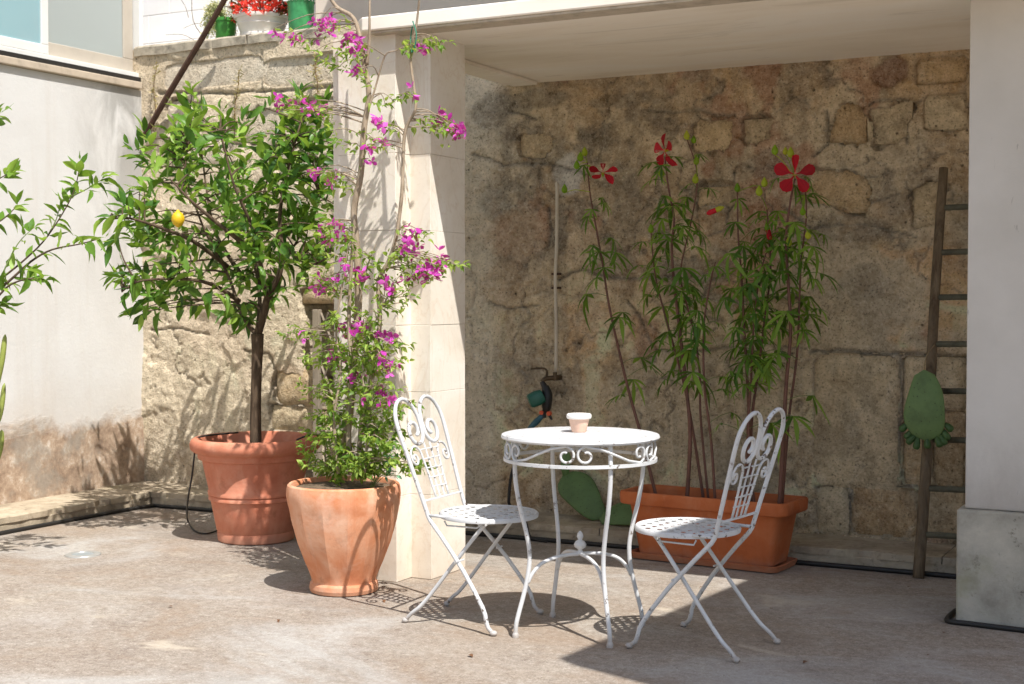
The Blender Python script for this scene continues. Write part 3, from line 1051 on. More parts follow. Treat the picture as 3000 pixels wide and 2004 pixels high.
# ------------------------------------------------------------------ concrete canopy and pillars
CZ, CF = 2.43, 5.20
can = root('concrete_canopy', (-1.5, 5.9, CZ), 'pale concrete canopy slab roofing the alcove between the pillars', 'canopy')
c = MB()
xl = -3.47
poly = [(xl + 0.02, CF), (2.4, CF), (2.4, WYB + 0.2), (-3.63, WYB + 0.2), (-3.63, 5.75), (xl - 0.04, 5.62), (xl - 0.04, CF + 0.06)]
c.prism(poly, CZ, CZ + 0.062)
c.build('slab', 'soffit', can, bevel=0.006)
MB().box(xl + 0.05, 2.4, CF + 0.012, CF + 0.13, CZ - 0.012, CZ - 0.0005).build('drip_strip', 'joint', can, bevel=0.003)
MB().box(-3.55, -3.40, 5.75, WYB - 0.06, CZ - 0.02, CZ - 0.001).build('edge_rib', 'soffit', can, bevel=0.004)

pil = root('stepped_pillar', (-3.4, 5.5, 0), 'stepped cream limestone pillar with bougainvillea climbing its front', 'pillar')
zj = 0.002
hts = [0.38, 0.46, 0.30, 0.42, 0.34, 0.535]
for h in hts:
    j = random.uniform(-0.001, 0.001)
    poly = [(-3.62, 5.265 + j), (-3.318 + j, 5.265 + j), (-3.318 + j, 5.388 + j), (-3.213 + j, 5.388 + j), (-3.213 + j, 5.70), (-3.62, 5.70)]
    MB().prism(poly, zj, zj + h - 0.0012).build('stone_block', 'pillar', pil, bevel=0.0015)
    zj += h
MB().prism([(-3.617, 5.2685), (-3.3215, 5.2685), (-3.3215, 5.3915), (-3.2165, 5.3915), (-3.2165, 5.697), (-3.617, 5.697)], 0.0, CZ - 0.0005).build('mortar_core', 'joint', pil)
MB().box(-3.672, -3.628, 5.30, 5.36, 0.0, CZ - 0.002).build('edge_post', 'pillar', pil, bevel=0.003)

rp = root('rendered_pillar', (-0.72, 5.8, 0), 'pale grey rendered pillar on a mottled plinth at the right edge', 'pillar')
rx0 = fl(2190, 1428).x
ry0 = 5.612
MB().box(rx0, -0.36, ry0, 6.06, 0.0, 0.445).build('plinth', 'plinth', rp, bevel=0.008)
MB().box(rx0 + 0.026, -0.40, ry0 + 0.03, 6.02, 0.446, CZ - 0.001).build('shaft', 'rpillar', rp, bevel=0.006)

shade_root = root('shade_slab', (1.2, 5.0, 3.3), 'unseen concrete slab added overhead beyond the right pillar to cast the floor shadow', 'shade slab')
hb = 3.3
ox, oy = 0.54 * hb, -0.345 * hb
pb = [(-2.03 + ox, 4.36 + oy), (-1.5 + ox, 4.18 + oy), (-0.6 + ox, 3.7 + oy), (1.65, 1.9), (1.65, 5.3), (-1.84 + ox, 6.35 + oy)]
MB().prism(pb, hb, hb + 0.16).build('slab', 'soffit', shade_root)  # unseen slab, outlined from the floor shadow it is added to cast
MB().box(0.02, 3.4, 5.21, 6.6, CZ + 0.066, 5.4).build('wall', 'upper_grey', shade_root)

# ------------------------------------------------------------------ left house with the sliding window
lh = root('white_house', (WXL, 5.0, 0), 'white limewashed house wall with a sliding window on the left', 'house wall')
zs0 = 2.578
lw = MB()
lw.box(WXL - 0.3, WXL, -5.0, WYB + 0.0, 0, zs0)
lw.build('wall', 'left', lh)
MB().box(WXL - 0.3, WXL - 0.001, 1.0, WYB, 3.98, 4.6).build('wall_above', 'left', lh)
MB().box(WXL - 0.42, WXL - 0.301, 1.0, 6.9, 0, 4.6).build('inner_wall', 'left', lh)
MB().box(WXL - 0.30, WXL - 0.002, 1.0, 3.4, zs0 + 0.001, 3.979).build('side_wall', 'left', lh)
MB().box(WXL - 0.25, WXL + 0.028, 1.0, WYB - 0.02, zs0 + 0.002, zs0 + 0.048).build('sill', 'sill', lh, bevel=0.006)
win = MB()
yw0, yw1, zw0, zw1 = 3.6, 6.93, zs0 + 0.082, 3.95
xw = WXL - 0.02
win.box(xw - 0.08, xw, yw0, yw1, zw0, zw0 + 0.03)
win.box(xw - 0.08, xw, yw0, yw1, zw1 - 0.05, zw1)
win.box(xw - 0.08, xw + 0.004, yw1 - 0.035, yw1, zw0 + 0.03, zw1 - 0.05)
win.box(xw - 0.08, xw, yw0, yw0 + 0.035, zw0 + 0.03, zw1 - 0.05)
wo = win.build('window', 'alu', lh, bevel=0.003)
MB().box(xw - 0.08, xw + 0.018, yw0, yw1 - 0.002, zs0 + 0.049, zs0 + 0.081).build('track', 'black', wo)


def sash(y0, y1, xo, mat, pm, fw=0.075):
    b = MB()
    z0, z1 = zw0 + 0.032, zw1 - 0.052
    b.box(xo - 0.03, xo, y0, y1, z0, z0 + fw)
    b.box(xo - 0.03, xo, y0, y1, z1 - fw, z1)
    b.box(xo - 0.03, xo, y0, y0 + fw, z0 + fw, z1 - fw)
    b.box(xo - 0.03, xo, y1 - fw, y1, z0 + fw, z1 - fw)
    b.build('sash', mat, wo, bevel=0.004)
    MB().box(xo - 0.018, xo - 0.010, y0 + fw + 0.001, y1 - fw - 0.001, z0 + fw + 0.001, z1 - fw - 0.001).build('pane', pm, wo)


ym = wx(109, 100, WXL).y
sash(ym - 0.01, yw1 - 0.04, xw - 0.046, 'beige_alu', 'pane_grey', 0.085)
sash(4.4, ym + 0.035, xw - 0.006, 'alu', 'pane_teal', 0.055)
MB().box(xw - 0.06, xw - 0.02, 3.7, 4.42, zw0 + 0.04, zw1 - 0.06).build('pane', 'pane_grey', wo)

# rusty bar leaning in the corner
pb0, pb1 = Vector((-6.185, 6.845, 2.28)), Vector((-5.45, 6.75, 3.06))
ib = MB().tube([pb0, pb0.lerp(pb1, 0.35) + Vector((0, 0, 0.004)), pb0.lerp(pb1, 0.7) - Vector((0, 0, 0.003)), pb1], [0.017, 0.019, 0.018, 0.017], 7)
tag(ib.build('rusty_bar', 'iron'), 'dark rusty iron bar slanting out of the corner beside the window', 'bar')

# ------------------------------------------------------------------ lattice panel in the niche
lp = root('lattice_panel', (-4.5, WYB - 0.03, kz), 'faded wooden diamond lattice panel standing in the wall niche behind the pots', 'lattice')
lx0 = wy(722, 900, WYB - 0.02).x
lz1 = NZ1 - 0.05
MB().box(lx0, lx0 + 0.045, WYB - 0.045, WYB - 0.01, kz, lz1).build('post', 'lattice', lp, bevel=0.003)
MB().box(lx0 + 0.7, lx0 + 0.745, WYB - 0.045, WYB - 0.01, kz, lz1).build('post', 'lattice', lp, bevel=0.003)
for sgn in (1, -1):
    for q in range(-4, 9):
        xa = lx0 + 0.045 + q * 0.14
        p0 = [xa, kz + 0.02]
        ln = (lz1 - kz - 0.04)
        x_0, x_1 = xa, xa + ln * 0.45
        if sgn < 0:
            x_0, x_1 = x_1, x_0
        lo, hi = lx0 + 0.045, lx0 + 0.7

        def atx(x):
            return kz + 0.02 + (x - x_0) / (x_1 - x_0) * ln
        xa_, xb_ = max(min(x_0, x_1), lo), min(max(x_0, x_1), hi)
        if xb_ - xa_ < 0.03:
            continue
        MB().tube([(xa_, WYB - 0.022 - 0.006 * sgn, atx(xa_)), (xb_, WYB - 0.022 - 0.006 * sgn, atx(xb_))], 0.011, 4, flat=0.45).build('slat', 'lattice', lp)

# ------------------------------------------------------------------ terracotta pots
POT1 = Vector((-4.566, 5.874, 0))
p1 = root('ribbed_terracotta_pot', POT1, 'large red terracotta pot with rolled rim holding the lemon tree', 'pot')
prof = [(0.188, 0.0), (0.197, 0.006), (0.200, 0.045), (0.197, 0.052), (0.203, 0.06), (0.222, 0.16), (0.233, 0.215), (0.243, 0.22), (0.243, 0.236), (0.238, 0.241),
        (0.246, 0.246), (0.247, 0.262), (0.242, 0.27), (0.262, 0.36), (0.276, 0.425), (0.292, 0.43), (0.297, 0.44), (0.297, 0.452), (0.300, 0.46), (0.318, 0.466), (0.334, 0.482), (0.338, 0.505),
        (0.330, 0.528), (0.312, 0.538), (0.295, 0.534), (0.287, 0.52), (0.280, 0.46), (0.27, 0.44)]
MB().lathe(prof, POT1, 48).build('pot_body', 'terra_big', p1, smooth=True, angle=45)
so = MB().lathe([(0.001, 0.462), (0.1, 0.463), (0.2, 0.452), (0.283, 0.45)], POT1, 32, cap0=False)
so.build('soil', 'soil', p1, smooth=True)

POT2 = Vector((-3.431, 5.02, 0))
p2 = root('fluted_terracotta_urn', POT2, 'pale terracotta urn with fluted tapering sides holding the bougainvillea', 'pot')
prof = [(0.134, 0.0), (0.145, 0.005), (0.149, 0.020), (0.146, 0.038), (0.138, 0.048), (0.141, 0.062), (0.172, 0.13), (0.207, 0.22), (0.232, 0.31), (0.245, 0.38), (0.247, 0.42), (0.244, 0.446),
        (0.240, 0.462), (0.232, 0.469), (0.224, 0.466), (0.219, 0.45), (0.215, 0.41)]


def flute(a, z, j):
    if z < 0.056 or z > 0.452 or j > 12:
        return 1.0
    w = min(1, (z - 0.056) / 0.05) * min(1, max(0, (0.43 - z) / 0.07))
    q = (a % (PI / 7)) - PI / 14
    return 1 - w * (1 - math.cos(PI / 14) / math.cos(q)) - 0.012 * w


prof2 = []
for (ra, za), (rb, zb) in zip(prof[:-1], prof[1:]):
    ns = 3 if zb - za > 0.04 else 1
    for q in range(ns):
        prof2.append((ra + (rb - ra) * q / ns, za + (zb - za) * q / ns))
prof2.append(prof[-1])


def flute2(a, z, j):
    if j > len(prof2) - 7:
        return 1.0
    return flute(a, z, 0)


MB().lathe(prof2, POT2, 112, flute2).build('pot_body', 'terra_urn', p2, smooth=True, angle=16)
so = MB().lathe([(0.001, 0.455), (0.1, 0.458), (0.17, 0.452), (0.209, 0.449)], POT2, 32, cap0=False)
so.build('soil', 'dry_soil', p2, smooth=True)

# ------------------------------------------------------------------ foliage helpers
UP = Vector((0, 0, 1))
CAMP = Vector((0, 0, CAM_H))


def leaf_tpl(stn, fold=0.07, bend=0.2, wave=0.0):
    v, f = [], []
    rows = []
    for i, (t, w) in enumerate(stn):
        z = -bend * t * t
        if w == 0:
            rows.append([len(v)])
            v.append((0, t, z))
        else:
            rows.append([len(v), len(v) + 1, len(v) + 2])
            wv = wave * math.sin(i * 2.3)
            v += [(-w, t, z + fold * w * 4 + wv), (0, t, z), (w, t, z + fold * w * 4 - wv)]
    for a, b in zip(rows[:-1], rows[1:]):
        if len(a) == 1:
            f += [(a[0], b[1], b[0]), (a[0], b[2], b[1])]
        elif len(b) == 1:
            f += [(a[0], a[1], b[0]), (a[1], a[2], b[0])]
        else:
            f += [(a[0], a[1], b[1], b[0]), (a[1], a[2], b[2], b[1])]
    return np.array(v), f


LEMON_T = leaf_tpl([(0, 0), (0.12, 0.10), (0.35, 0.2), (0.6, 0.195), (0.82, 0.11), (1, 0)], 0.09, 0.25, 0.012)
LEMON_T2 = leaf_tpl([(0, 0), (0.12, 0.085), (0.35, 0.17), (0.6, 0.165), (0.82, 0.09), (1, 0)], 0.16, 0.42, 0.015)
LEMON_T3 = leaf_tpl([(0, 0), (0.12, 0.09), (0.35, 0.165), (0.6, 0.16), (0.82, 0.085), (1, 0)], 0.02, -0.15, 0.03)
LEMON_T4 = leaf_tpl([(0, 0), (0.12, 0.07), (0.35, 0.14), (0.6, 0.15), (0.82, 0.08), (1, 0)], 0.24, 0.6, 0.02)
LT = (LEMON_T, LEMON_T2, LEMON_T3, LEMON_T4)
BOUG_T2 = leaf_tpl([(0, 0), (0.15, 0.14), (0.38, 0.24), (0.68, 0.17), (1, 0)], 0.2, 0.5, 0.03)
BOUG_T = leaf_tpl([(0, 0), (0.15, 0.18), (0.38, 0.29), (0.68, 0.2), (1, 0)], 0.08, 0.25, 0.02)
NARROW_T = leaf_tpl([(0, 0), (0.4, 0.11), (1, 0)], 0.1, 0.3)


def palmate_tpl(n=5, seed=0):
    rr = random.Random(seed)
    V, Fc = [], []
    base = leaf_tpl([(0, 0.012), (0.3, 0.05), (0.55, 0.066), (0.8, 0.04), (1, 0)], 0.1, 0.0)
    for i in range(n):
        a = R(-78 + 156 * i / (n - 1)) + rr.uniform(-0.1, 0.1)
        ln = (0.62, 0.9, 1.0, 0.9, 0.62)[i] * rr.uniform(0.9, 1.1)
        dr = rr.uniform(0.1, 0.9)
        k = len(V)
        for x, y, z in base[0]:
            y2, x2 = y * ln, x * (0.8 + 0.2 * ln) * 1.25
            z2 = z - dr * (y2 ** 2)
            V.append((x2 * math.cos(a) + y2 * math.sin(a), y2 * math.cos(a) - x2 * math.sin(a), z2))
        Fc += [tuple(q + k for q in f) for f in base[1]]
    return np.array(V), Fc


PALM_T = [palmate_tpl(5, s) for s in range(8)]


def bract_tpl():
    V, Fc = [], []
    for i in range(3):
        a = 2 * PI * i / 3
        b = leaf_tpl([(0, 0.02), (0.3, 0.3), (0.62, 0.33), (1.0, 0)], 0.10, -0.35)
        k = len(V)
        for x, y, z in b[0]:
            z2 = z + 0.25 * y
            V.append((x * math.cos(a) + y * math.sin(a), y * math.cos(a) - x * math.sin(a), z2))
        Fc += [tuple(q + k for q in f) for f in b[1]]
    return np.array(V), Fc


BRACT_T = bract_tpl()


def frame(pos, tip, up, size, roll=0.0):
    y = tip.normalized()
    x = y.cross(up)
    if x.length < 1e-4:
        x = y.orthogonal()
    x.normalize()
    z = x.cross(y)
    m = Matrix((x, y, z)).transposed().to_4x4()
    m = Matrix.Translation(pos) @ m @ Matrix.Rotation(roll, 4, 'Y') @ Matrix.Diagonal((size * random.uniform(0.78, 1.2), size, size * random.uniform(0.5, 1.6), 1))
    return m


def tpl_mesh(name, tpl, mat):
    me = bpy.data.meshes.new(name)
    me.from_pydata([tuple(v) for v in tpl[0]], [], tpl[1])
    me.update()
    me.polygons.foreach_set('use_smooth', [True] * len(me.polygons))
    me.materials.append(MAT[mat])
    return me


def scatter(items, parent, name, rest_name, cap=300):
    """items: list of (matrix, template, material). The nearest ones are parts, the rest one mass."""
    off = OFF.get(parent.name, Vector((0, 0, 0)))
    items = sorted(items, key=lambda it: (it[0].translation - CAMP).length - 0.6 * it[0].median_scale)
    meshes = {}
    for mtx, tpl, mat in items[:cap]:
        key = (id(tpl), mat)
        if key not in meshes:
            meshes[key] = tpl_mesh(name, tpl, mat)
        o = bpy.data.objects.new(name, meshes[key])
        COL.objects.link(o)
        o.parent = parent
        o.matrix_basis = Matrix.Translation(-off) @ mtx
    rest = {}
    for mtx, tpl, mat in items[cap:]:
        rest.setdefault(mat, []).append((mtx, tpl))
    for mat, lst in rest.items():
        vs, fs, k = [], [], 0
        for mtx, tpl in lst:
            M_ = np.array(mtx)
            vs.append(tpl[0] @ M_[:3, :3].T + M_[:3, 3] - np.array(off))
            fs += [tuple(i + k for i in f) for f in tpl[1]]
            k += len(tpl[0])
        me = bpy.data.meshes.new(rest_name)
        me.from_pydata(np.concatenate(vs).tolist(), [], fs)
        me.update()
        me.polygons.foreach_set('use_smooth', [True] * len(me.polygons))
        me.materials.append(MAT[mat])
        o = bpy.data.objects.new(rest_name, me)
        COL.objects.link(o)
        o.parent = parent
        o['kind'] = 'stuff'


def rv(s=1.0):
    return Vector((random.gauss(0, s), random.gauss(0, s), random.gauss(0, s)))


def in_poly(x, y, poly):
    r = False
    j = len(poly) - 1
    for i in range(len(poly)):
        xi, yi = poly[i]
        xj, yj = poly[j]
        if (yi > y) != (yj > y) and x < (xj - xi) * (y - yi) / (yj - yi) + xi:
            r = not r
        j = i
    return r


def sprig(out, pos, dirn, n, size, tpl, mats, spread=0.9, length=0.16, upb=0.35):
    """leaves set spirally along the end of a twig"""
    d = dirn.normalized()
    a0 = random.uniform(0, 6.28)
    side = d.orthogonal().normalized()
    for i in range(n):
        t = i / max(1, n - 1)
        p = pos + d * (length * (t - 0.75)) + rv(0.006)
        a = a0 + i * 2.4
        sd_ = Matrix.Rotation(a, 3, d) @ side
        tip = (d * (0.35 + 0.75 * t) + sd_ * spread * (1.1 - 0.45 * t) + UP * upb * random.uniform(-0.5, 0.7)).normalized()
        up = (UP * 0.9 + sd_ * 0.1 + rv(0.35)).normalized()
        s = size * random.uniform(0.65, 1.15) * (1 - 0.25 * t)
        m = mats[0] if random.random() < 0.72 - 0.3 * t else mats[1]
        out.append((frame(p, tip, up, s, random.uniform(-0.5, 0.5)), random.choice(tpl), m))


def nearest(skel, p, lower=True):
    best, bd = None, 1e9
    for q in skel:
        if lower and q.z > p.z + 0.05:
            continue
        d = (q - p).length
        if d < bd:
            best, bd = q, d
    return best if best is not None else min(skel, key=lambda q: (q - p).length)


# ------------------------------------------------------------------ lemon tree in the big pot
lt = root('lemon_tree', POT1 + Vector((0, 0, 0.455)), 'bushy lemon tree with one yellow fruit growing in the large ribbed pot', 'tree')
D1 = -POT1.x * SY + POT1.y * CY
base = POT1 + Vector((0.0, 0.0, 0.44))
fork = dep(590, 765, D1)
trunk_pts = [base, dep(586, 940, D1), dep(588, 860, D1), dep(590, 800, D1), fork]
MB().tube(trunk_pts, [0.032, 0.028, 0.027, 0.030, 0.034], 10, 5).build('trunk', 'bark', lt, smooth=True)
limbs = [
    [(590, 770, 0), (612, 690, -.05), (632, 610, -.1), (650, 500, -.12), (668, 400, -.1), (690, 290, -.1)],
    [(590, 770, 0), (560, 745, .02), (548, 690, .05), (520, 610, .1), (470, 510, .1), (430, 400, .12), (420, 300, .15)],
    [(595, 765, 0), (625, 690, .15), (650, 620, .3), (700, 540, .4), (740, 440, .45)],
    [(548, 690, .05), (500, 660, -.1), (430, 640, -.2), (340, 650, -.28), (285, 648, -.3)],
    [(520, 610, .1), (440, 560, -.15), (350, 520, -.3), (290, 505, -.35), (248, 508, -.36)],
    [(612, 690, -.05), (570, 560, -.25), (540, 430, -.35), (520, 320, -.3)],
    [(590, 760, 0), (600, 660, .2), (570, 540, .4), (540, 420, .45), (500, 300, .4)],
    [(650, 560, .2), (720, 600, -.1), (760, 580, -.2)],
    [(560, 640, .2), (510, 530, .45), (470, 430, .62), (450, 340, .6)],
    [(600, 660, .2), (600, 540, .5), (620, 420, .62), (640, 330, .55)],
    [(560, 560, -.25), (460, 470, -.42), (400, 420, -.45)],
]
skel = []
for L_ in limbs:
    pts = [dep(x, y, D1 + o) for x, y, o in L_]
    n = len(pts)
    rad = [(0.021 if len(skel) == 0 else 0.012) * (1 - 0.82 * i / (n - 1)) ** 1.3 + 0.0018 for i in range(n)]
    pts = [pts[0]] + [q_ + rv(0.022) for q_ in pts[1:]]
    b = MB().tube(pts, rad, 7, 4)
    b.build('branch', 'bark', lt, smooth=True)
    sm, _ = catmull(pts, rad, 6)
    skel += sm[4:]
CROWN = [(330, 300), (400, 240), (452, 210), (530, 262), (590, 290), (606, 238), (690, 215), (770, 236), (792, 330), (776, 420), (800, 480), (776, 560), (752, 610),
         (700, 660), (640, 704), (600, 690), (556, 752), (505, 738), (450, 706), (396, 700), (328, 742), (306, 700), (256, 648), (296, 606), (380, 580), (330, 566), (258, 560), (232, 505), (270, 450), (306, 400), (300, 340)]
leaves = []
tw = MB()
cnt = 0
while cnt < 182:
    x, y = random.uniform(225, 805), random.uniform(205, 760)
    if not in_poly(x, y, CROWN):
        continue
    rx_, ry_ = (x - 520) / 300, (y - 480) / 290
    k = math.sqrt(max(0.0, 1 - min(1, rx_ * rx_ + ry_ * ry_)))
    o = random.uniform(-0.8, 1.3) * (0.12 + 0.46 * k)
    p = dep(x, y, D1 + o)
    q = nearest(skel, p)
    d = (p - q)
    if d.length > 0.62:
        continue
    mid_ = q.lerp(p, 0.5) + Vector((0, 0, 0.03)) + rv(0.015)
    tw.tube([q, mid_, p], [0.005, 0.0035, 0.002], 5, 3)
    out = (p - dep(540, 560, D1)).normalized()
    dr = (d.normalized() * 0.5 + out * 0.5 + UP * 0.4 + rv(0.2)).normalized()
    young = (y < 330 and x < 620) or random.random() < 0.16
    mats = ('lemon_leaf_young', 'lemon_leaf_young') if young else ('lemon_leaf', 'lemon_leaf_young')
    sprig(leaves, p, dr, random.randint(6, 11), random.uniform(0.088, 0.142), LT, mats, 0.85, 0.17)
    cnt += 1
for (x, y, o, tx, ty) in [(745, 245, -.1, 8, -60), (430, 250, 0, -6, -40), (600, 245, -.12, -20, 30), (470, 300, -.4, 50, 10), (690, 245, -.1, 10, -50), (330, 320, .1, 0, -30), (252, 500, -.36, -30, 10), (270, 545, -.34, -20, 30), (285, 470, -.3, -20, -25), (272, 636, -.3, -30, 0), (300, 660, -.3, -20, 30), (325, 715, -.2, -15, 30), (320, 440, -.2, -30, -10), (345, 385, -.1, -30, -20)]:
    p = dep(x, y, D1 + o)
    q = nearest(skel, p)
    tw.tube([q, q.lerp(p, 0.5) + rv(0.01), p], [0.005, 0.004, 0.002], 5, 3)
    dd = dep(x + tx, y + ty, D1 + o) - p
    sprig(leaves, p, dd, 7, 0.12, LT, ('lemon_leaf_young', 'lemon_leaf'), 0.6, 0.14)
tw.build('twigs', 'bark', lt)['kind'] = 'stuff'
scatter(leaves, lt, 'leaf', 'leaf_mass')
lemon_p = dep(408, 502, D1 - 0.4)
lm = MB().lathe([(0.001, -0.042), (0.01, -0.038), (0.024, -0.026), (0.032, -0.006), (0.031, 0.012), (0.022, 0.028), (0.01, 0.036), (0.006, 0.044), (0.001, 0.047)], lemon_p, 16, cap0=False)
lm.build('lemon', 'lemon', lt, smooth=True)

# ------------------------------------------------------------------ second lemon tree reaching in from the left
T2 = dep(-330, 1200, 6.4)
T2.z = 0
D2 = 6.4
l2p = root('plain_terracotta_pot', T2, 'terracotta pot of the left-hand lemon tree, just outside the view', 'pot')
MB().lathe([(0.15, 0), (0.2, 0.3), (0.22, 0.36), (0.24, 0.37), (0.24, 0.43), (0.21, 0.43), (0.2, 0.38), (0.001, 0.38)], T2, 32).build('pot_body', 'terra_big', l2p, smooth=True, angle=40)
l2 = root('young_lemon_tree', T2 + Vector((0, 0, 0.38)), 'light green lemon branches reaching in from the left edge', 'tree')
MB().tube([T2 + Vector((0, 0, 0.37)), dep(-330, 950, D2), dep(-320, 800, D2)], [0.025, 0.022, 0.02], 8, 4).build('trunk', 'bark', l2, smooth=True)
leaves = []
br = [[(-320, 800), (-200, 760), (-90, 700), (0, 640), (60, 592), (110, 540), (165, 450), (182, 385)],
      [(-90, 700), (0, 660), (70, 600), (120, 572), (180, 560), (225, 548)],
      [(-320, 800), (-220, 690), (-120, 600), (-50, 540), (10, 500), (40, 470)],
      [(-220, 690), (-150, 560), (-80, 460), (-20, 420), (25, 395)],
      [(-150, 560), (-100, 400), (-40, 300), (0, 260)],
      [(110, 540), (130, 500), (140, 455)], [(165, 450), (205, 430), (235, 410)], [(-90, 700), (-20, 690), (20, 655), (60, 640), (100, 640)], [(0, 640), (40, 560), (80, 520)], [(-20, 690), (-10, 700), (5, 700)]]
for i, L_ in enumerate(br):
    o = (0, -.1, .15, -.15, .1, 0.05, -.05, -.12, .05, 0)[i]
    pts = [dep(x, y, D2 + o * j / max(1, len(L_) - 1)) for j, (x, y) in enumerate(L_)]
    n = len(pts)
    r0 = 0.0075 if n > 4 else 0.004
    MB().tube(pts, [r0 * (1 - 0.75 * j / (n - 1)) for j in range(n)], 6, 4).build('branch', 'stem_green' if n < 5 else 'bark', l2, smooth=True)
    sm, _ = catmull(pts, [1] * n, 5)
    for j, q in enumerate(sm):
        if random.random() < (0.75 if j > 5 or n < 5 else 0.2):
            t = (sm[min(j + 1, len(sm) - 1)] - sm[max(j - 1, 0)]).normalized()
            a = random.uniform(0, 6.28)
            sd_ = Matrix.Rotation(a, 3, t) @ t.orthogonal()
            tip = (t * 0.6 + sd_ * 0.9 + UP * 0.1).normalized()
            leaves.append((frame(q, tip, (UP + rv(0.4)).normalized(), random.uniform(0.055, 0.105), random.uniform(-0.5, 0.5)), random.choice(LT), 'lemon_leaf_young'))
    sprig(leaves, sm[-1], sm[-1] - sm[-4], 6, 0.09, LT, ('lemon_leaf_young', 'lemon_leaf_young'), 0.7, 0.12)
scatter(leaves, l2, 'leaf', 'leaf_mass')

# column cactus at the left edge
cb = dep(-70, 1210, 6.9)
cb.z = 0
cc = root('column_cactus', cb, 'yellow-green column cactus arms just showing at the left edge', 'cactus')


def column(pts, r):
    b = MB()
    pts, _ = catmull([Vector(p) for p in pts], [1] * len(pts), 6)
    n = 20
    rings = []
    for i, p in enumerate(pts):
        t = i / (len(pts) - 1)
        rr_ = r * (1 if t < 0.8 else math.sqrt(max(0.02, 1 - ((t - 0.8) / 0.2) ** 2)))
        a = (pts[min(i + 1, len(pts) - 1)] - pts[max(i - 1, 0)]).normalized()
        u = a.orthogonal().normalized()
        w = a.cross(u)
        rings.append([p + (u * math.cos(2 * PI * k / n) + w * math.sin(2 * PI * k / n)) * rr_ * (1 if k % 2 else 0.78) for k in range(n)])
    v = [q for g_ in rings for q in g_]
    f = [(i * n + k, i * n + (k + 1) % n, (i + 1) * n + (k + 1) % n, (i + 1) * n + k) for i in range(len(rings) - 1) for k in range(n)]
    f.append(tuple(range((len(rings) - 1) * n, len(rings) * n)))
    return b.add(v, f)


column([cb, dep(-70, 1050, 6.9), dep(-66, 900, 6.9)], 0.05).build('stem', 'column_cactus', cc, smooth=True)
column([dep(-60, 1000, 6.9), dep(-20, 920, 6.88), dep(2, 840, 6.86), dep(12, 766, 6.86)], 0.014).build('arm', 'column_cactus', cc, smooth=True)
column([dep(-60, 1080, 6.9), dep(-22, 1000, 6.86), dep(0, 950, 6.84), dep(10, 878, 6.84)], 0.013).build('arm', 'column_cactus', cc, smooth=True)
column([dep(-60, 1120, 6.9), dep(-20, 1080, 6.84), dep(0, 1030, 6.84), dep(4, 985, 6.84)], 0.014).build('arm', 'column_cactus', cc, smooth=True)

# ------------------------------------------------------------------ bougainvillea
bg_ = root('bougainvillea', POT2 + Vector((0, 0, 0.43)), 'magenta bougainvillea climbing from the pale urn up the stepped pillar', 'plant')


def W(x, y, dy=0.0):
    t = min(1, max(0, (1060 - y) / 900))
    return wy(x, y, 5.03 + 0.08 * t + dy)


stems = [
    ([(785, 1085), (800, 960), (812, 840), (820, 700), (815, 560), (812, 480), (826, 400), (836, 300), (846, 220), (838, 150), (828, 90), (808, 40), (770, 15), (745, -30)], 0.019, 0.03),
    ([(805, 1085), (798, 980), (806, 860), (800, 740), (806, 600), (815, 490)], 0.014, -0.02),
    ([(822, 1085), (828, 980), (850, 860), (872, 740), (868, 650), (888, 600), (908, 540), (922, 440), (926, 340), (930, 290), (952, 250), (950, 200), (940, 150), (942, 110), (950, 60), (962, -10)], 0.011, 0.0),
    ([(775, 1085), (768, 960), (780, 850), (770, 760), (785, 650), (800, 560)], 0.007, -0.07),
    ([(835, 1085), (842, 960), (832, 850), (850, 770), (880, 700)], 0.006, -0.09),
    ([(846, 250), (858, 200), (880, 130), (905, 118), (930, 105)], 0.005, 0.02),
    ([(820, 700), (845, 620), (860, 560)], 0.005, -0.04),
    ([(838, 150), (848, 90), (848, 20), (850, -20)], 0.008, 0.02),
]
skel = []
for pts_, r0, dy in stems:
    pts = [W(x, y, dy) + rv(0.003) for x, y in pts_]
    n = len(pts)
    MB().tube(pts, [r0 * (1 - 0.6 * i / (n - 1)) for i in range(n)], 8, 5).build('stem', 'pale_bark', bg_, smooth=True)
    sm, _ = catmull(pts, [1] * n, 6)
    skel += sm
FLOWERS = [(632, 70), (650, 80), (664, 90), (676, 96), (728, 55), (736, 68), (722, 92), (760, 50), (768, 62), (790, 100), (798, 92), (820, 95), (830, 104), (815, 165),
           (638, 235), (660, 232), (690, 238), (704, 232), (712, 250), (700, 258), (725, 246), (735, 252), (870, 285), (860, 280), (874, 320), (880, 330), (850, 362), (842, 330), (938, 212), (1012, 272), (1022, 280), (1030, 296), (1045, 292),
           (1056, 300), (1050, 308), (716, 392), (730, 388), (752, 404), (778, 408), (765, 515), (792, 532), (752, 548), (782, 548), (764, 546), (948, 530), (935, 556), (928, 564), (950, 572), (944, 584),
           (968, 628), (984, 618), (998, 606), (1010, 600), (1004, 618), (1016, 598), (976, 640), (990, 636), (962, 612), (936, 636), (788, 600), (796, 636), (824, 634), (836, 636), (770, 634), (758, 648), (742, 640), (732, 656), (746, 658), (886, 658), (902, 660), (878, 646),
           (786, 752), (800, 746), (812, 756), (824, 748), (830, 760), (808, 772), (826, 776), (796, 766), (700, 764), (772, 802), (776, 814), (768, 822), (880, 776), (892, 784), (862, 772), (872, 818), (884, 838), (892, 848), (876, 850), (904, 842), (822, 868), (806, 872), (880, 896), (896, 908), (884, 924), (830, 918), (852, 990), (972, 114), (730, 520)]
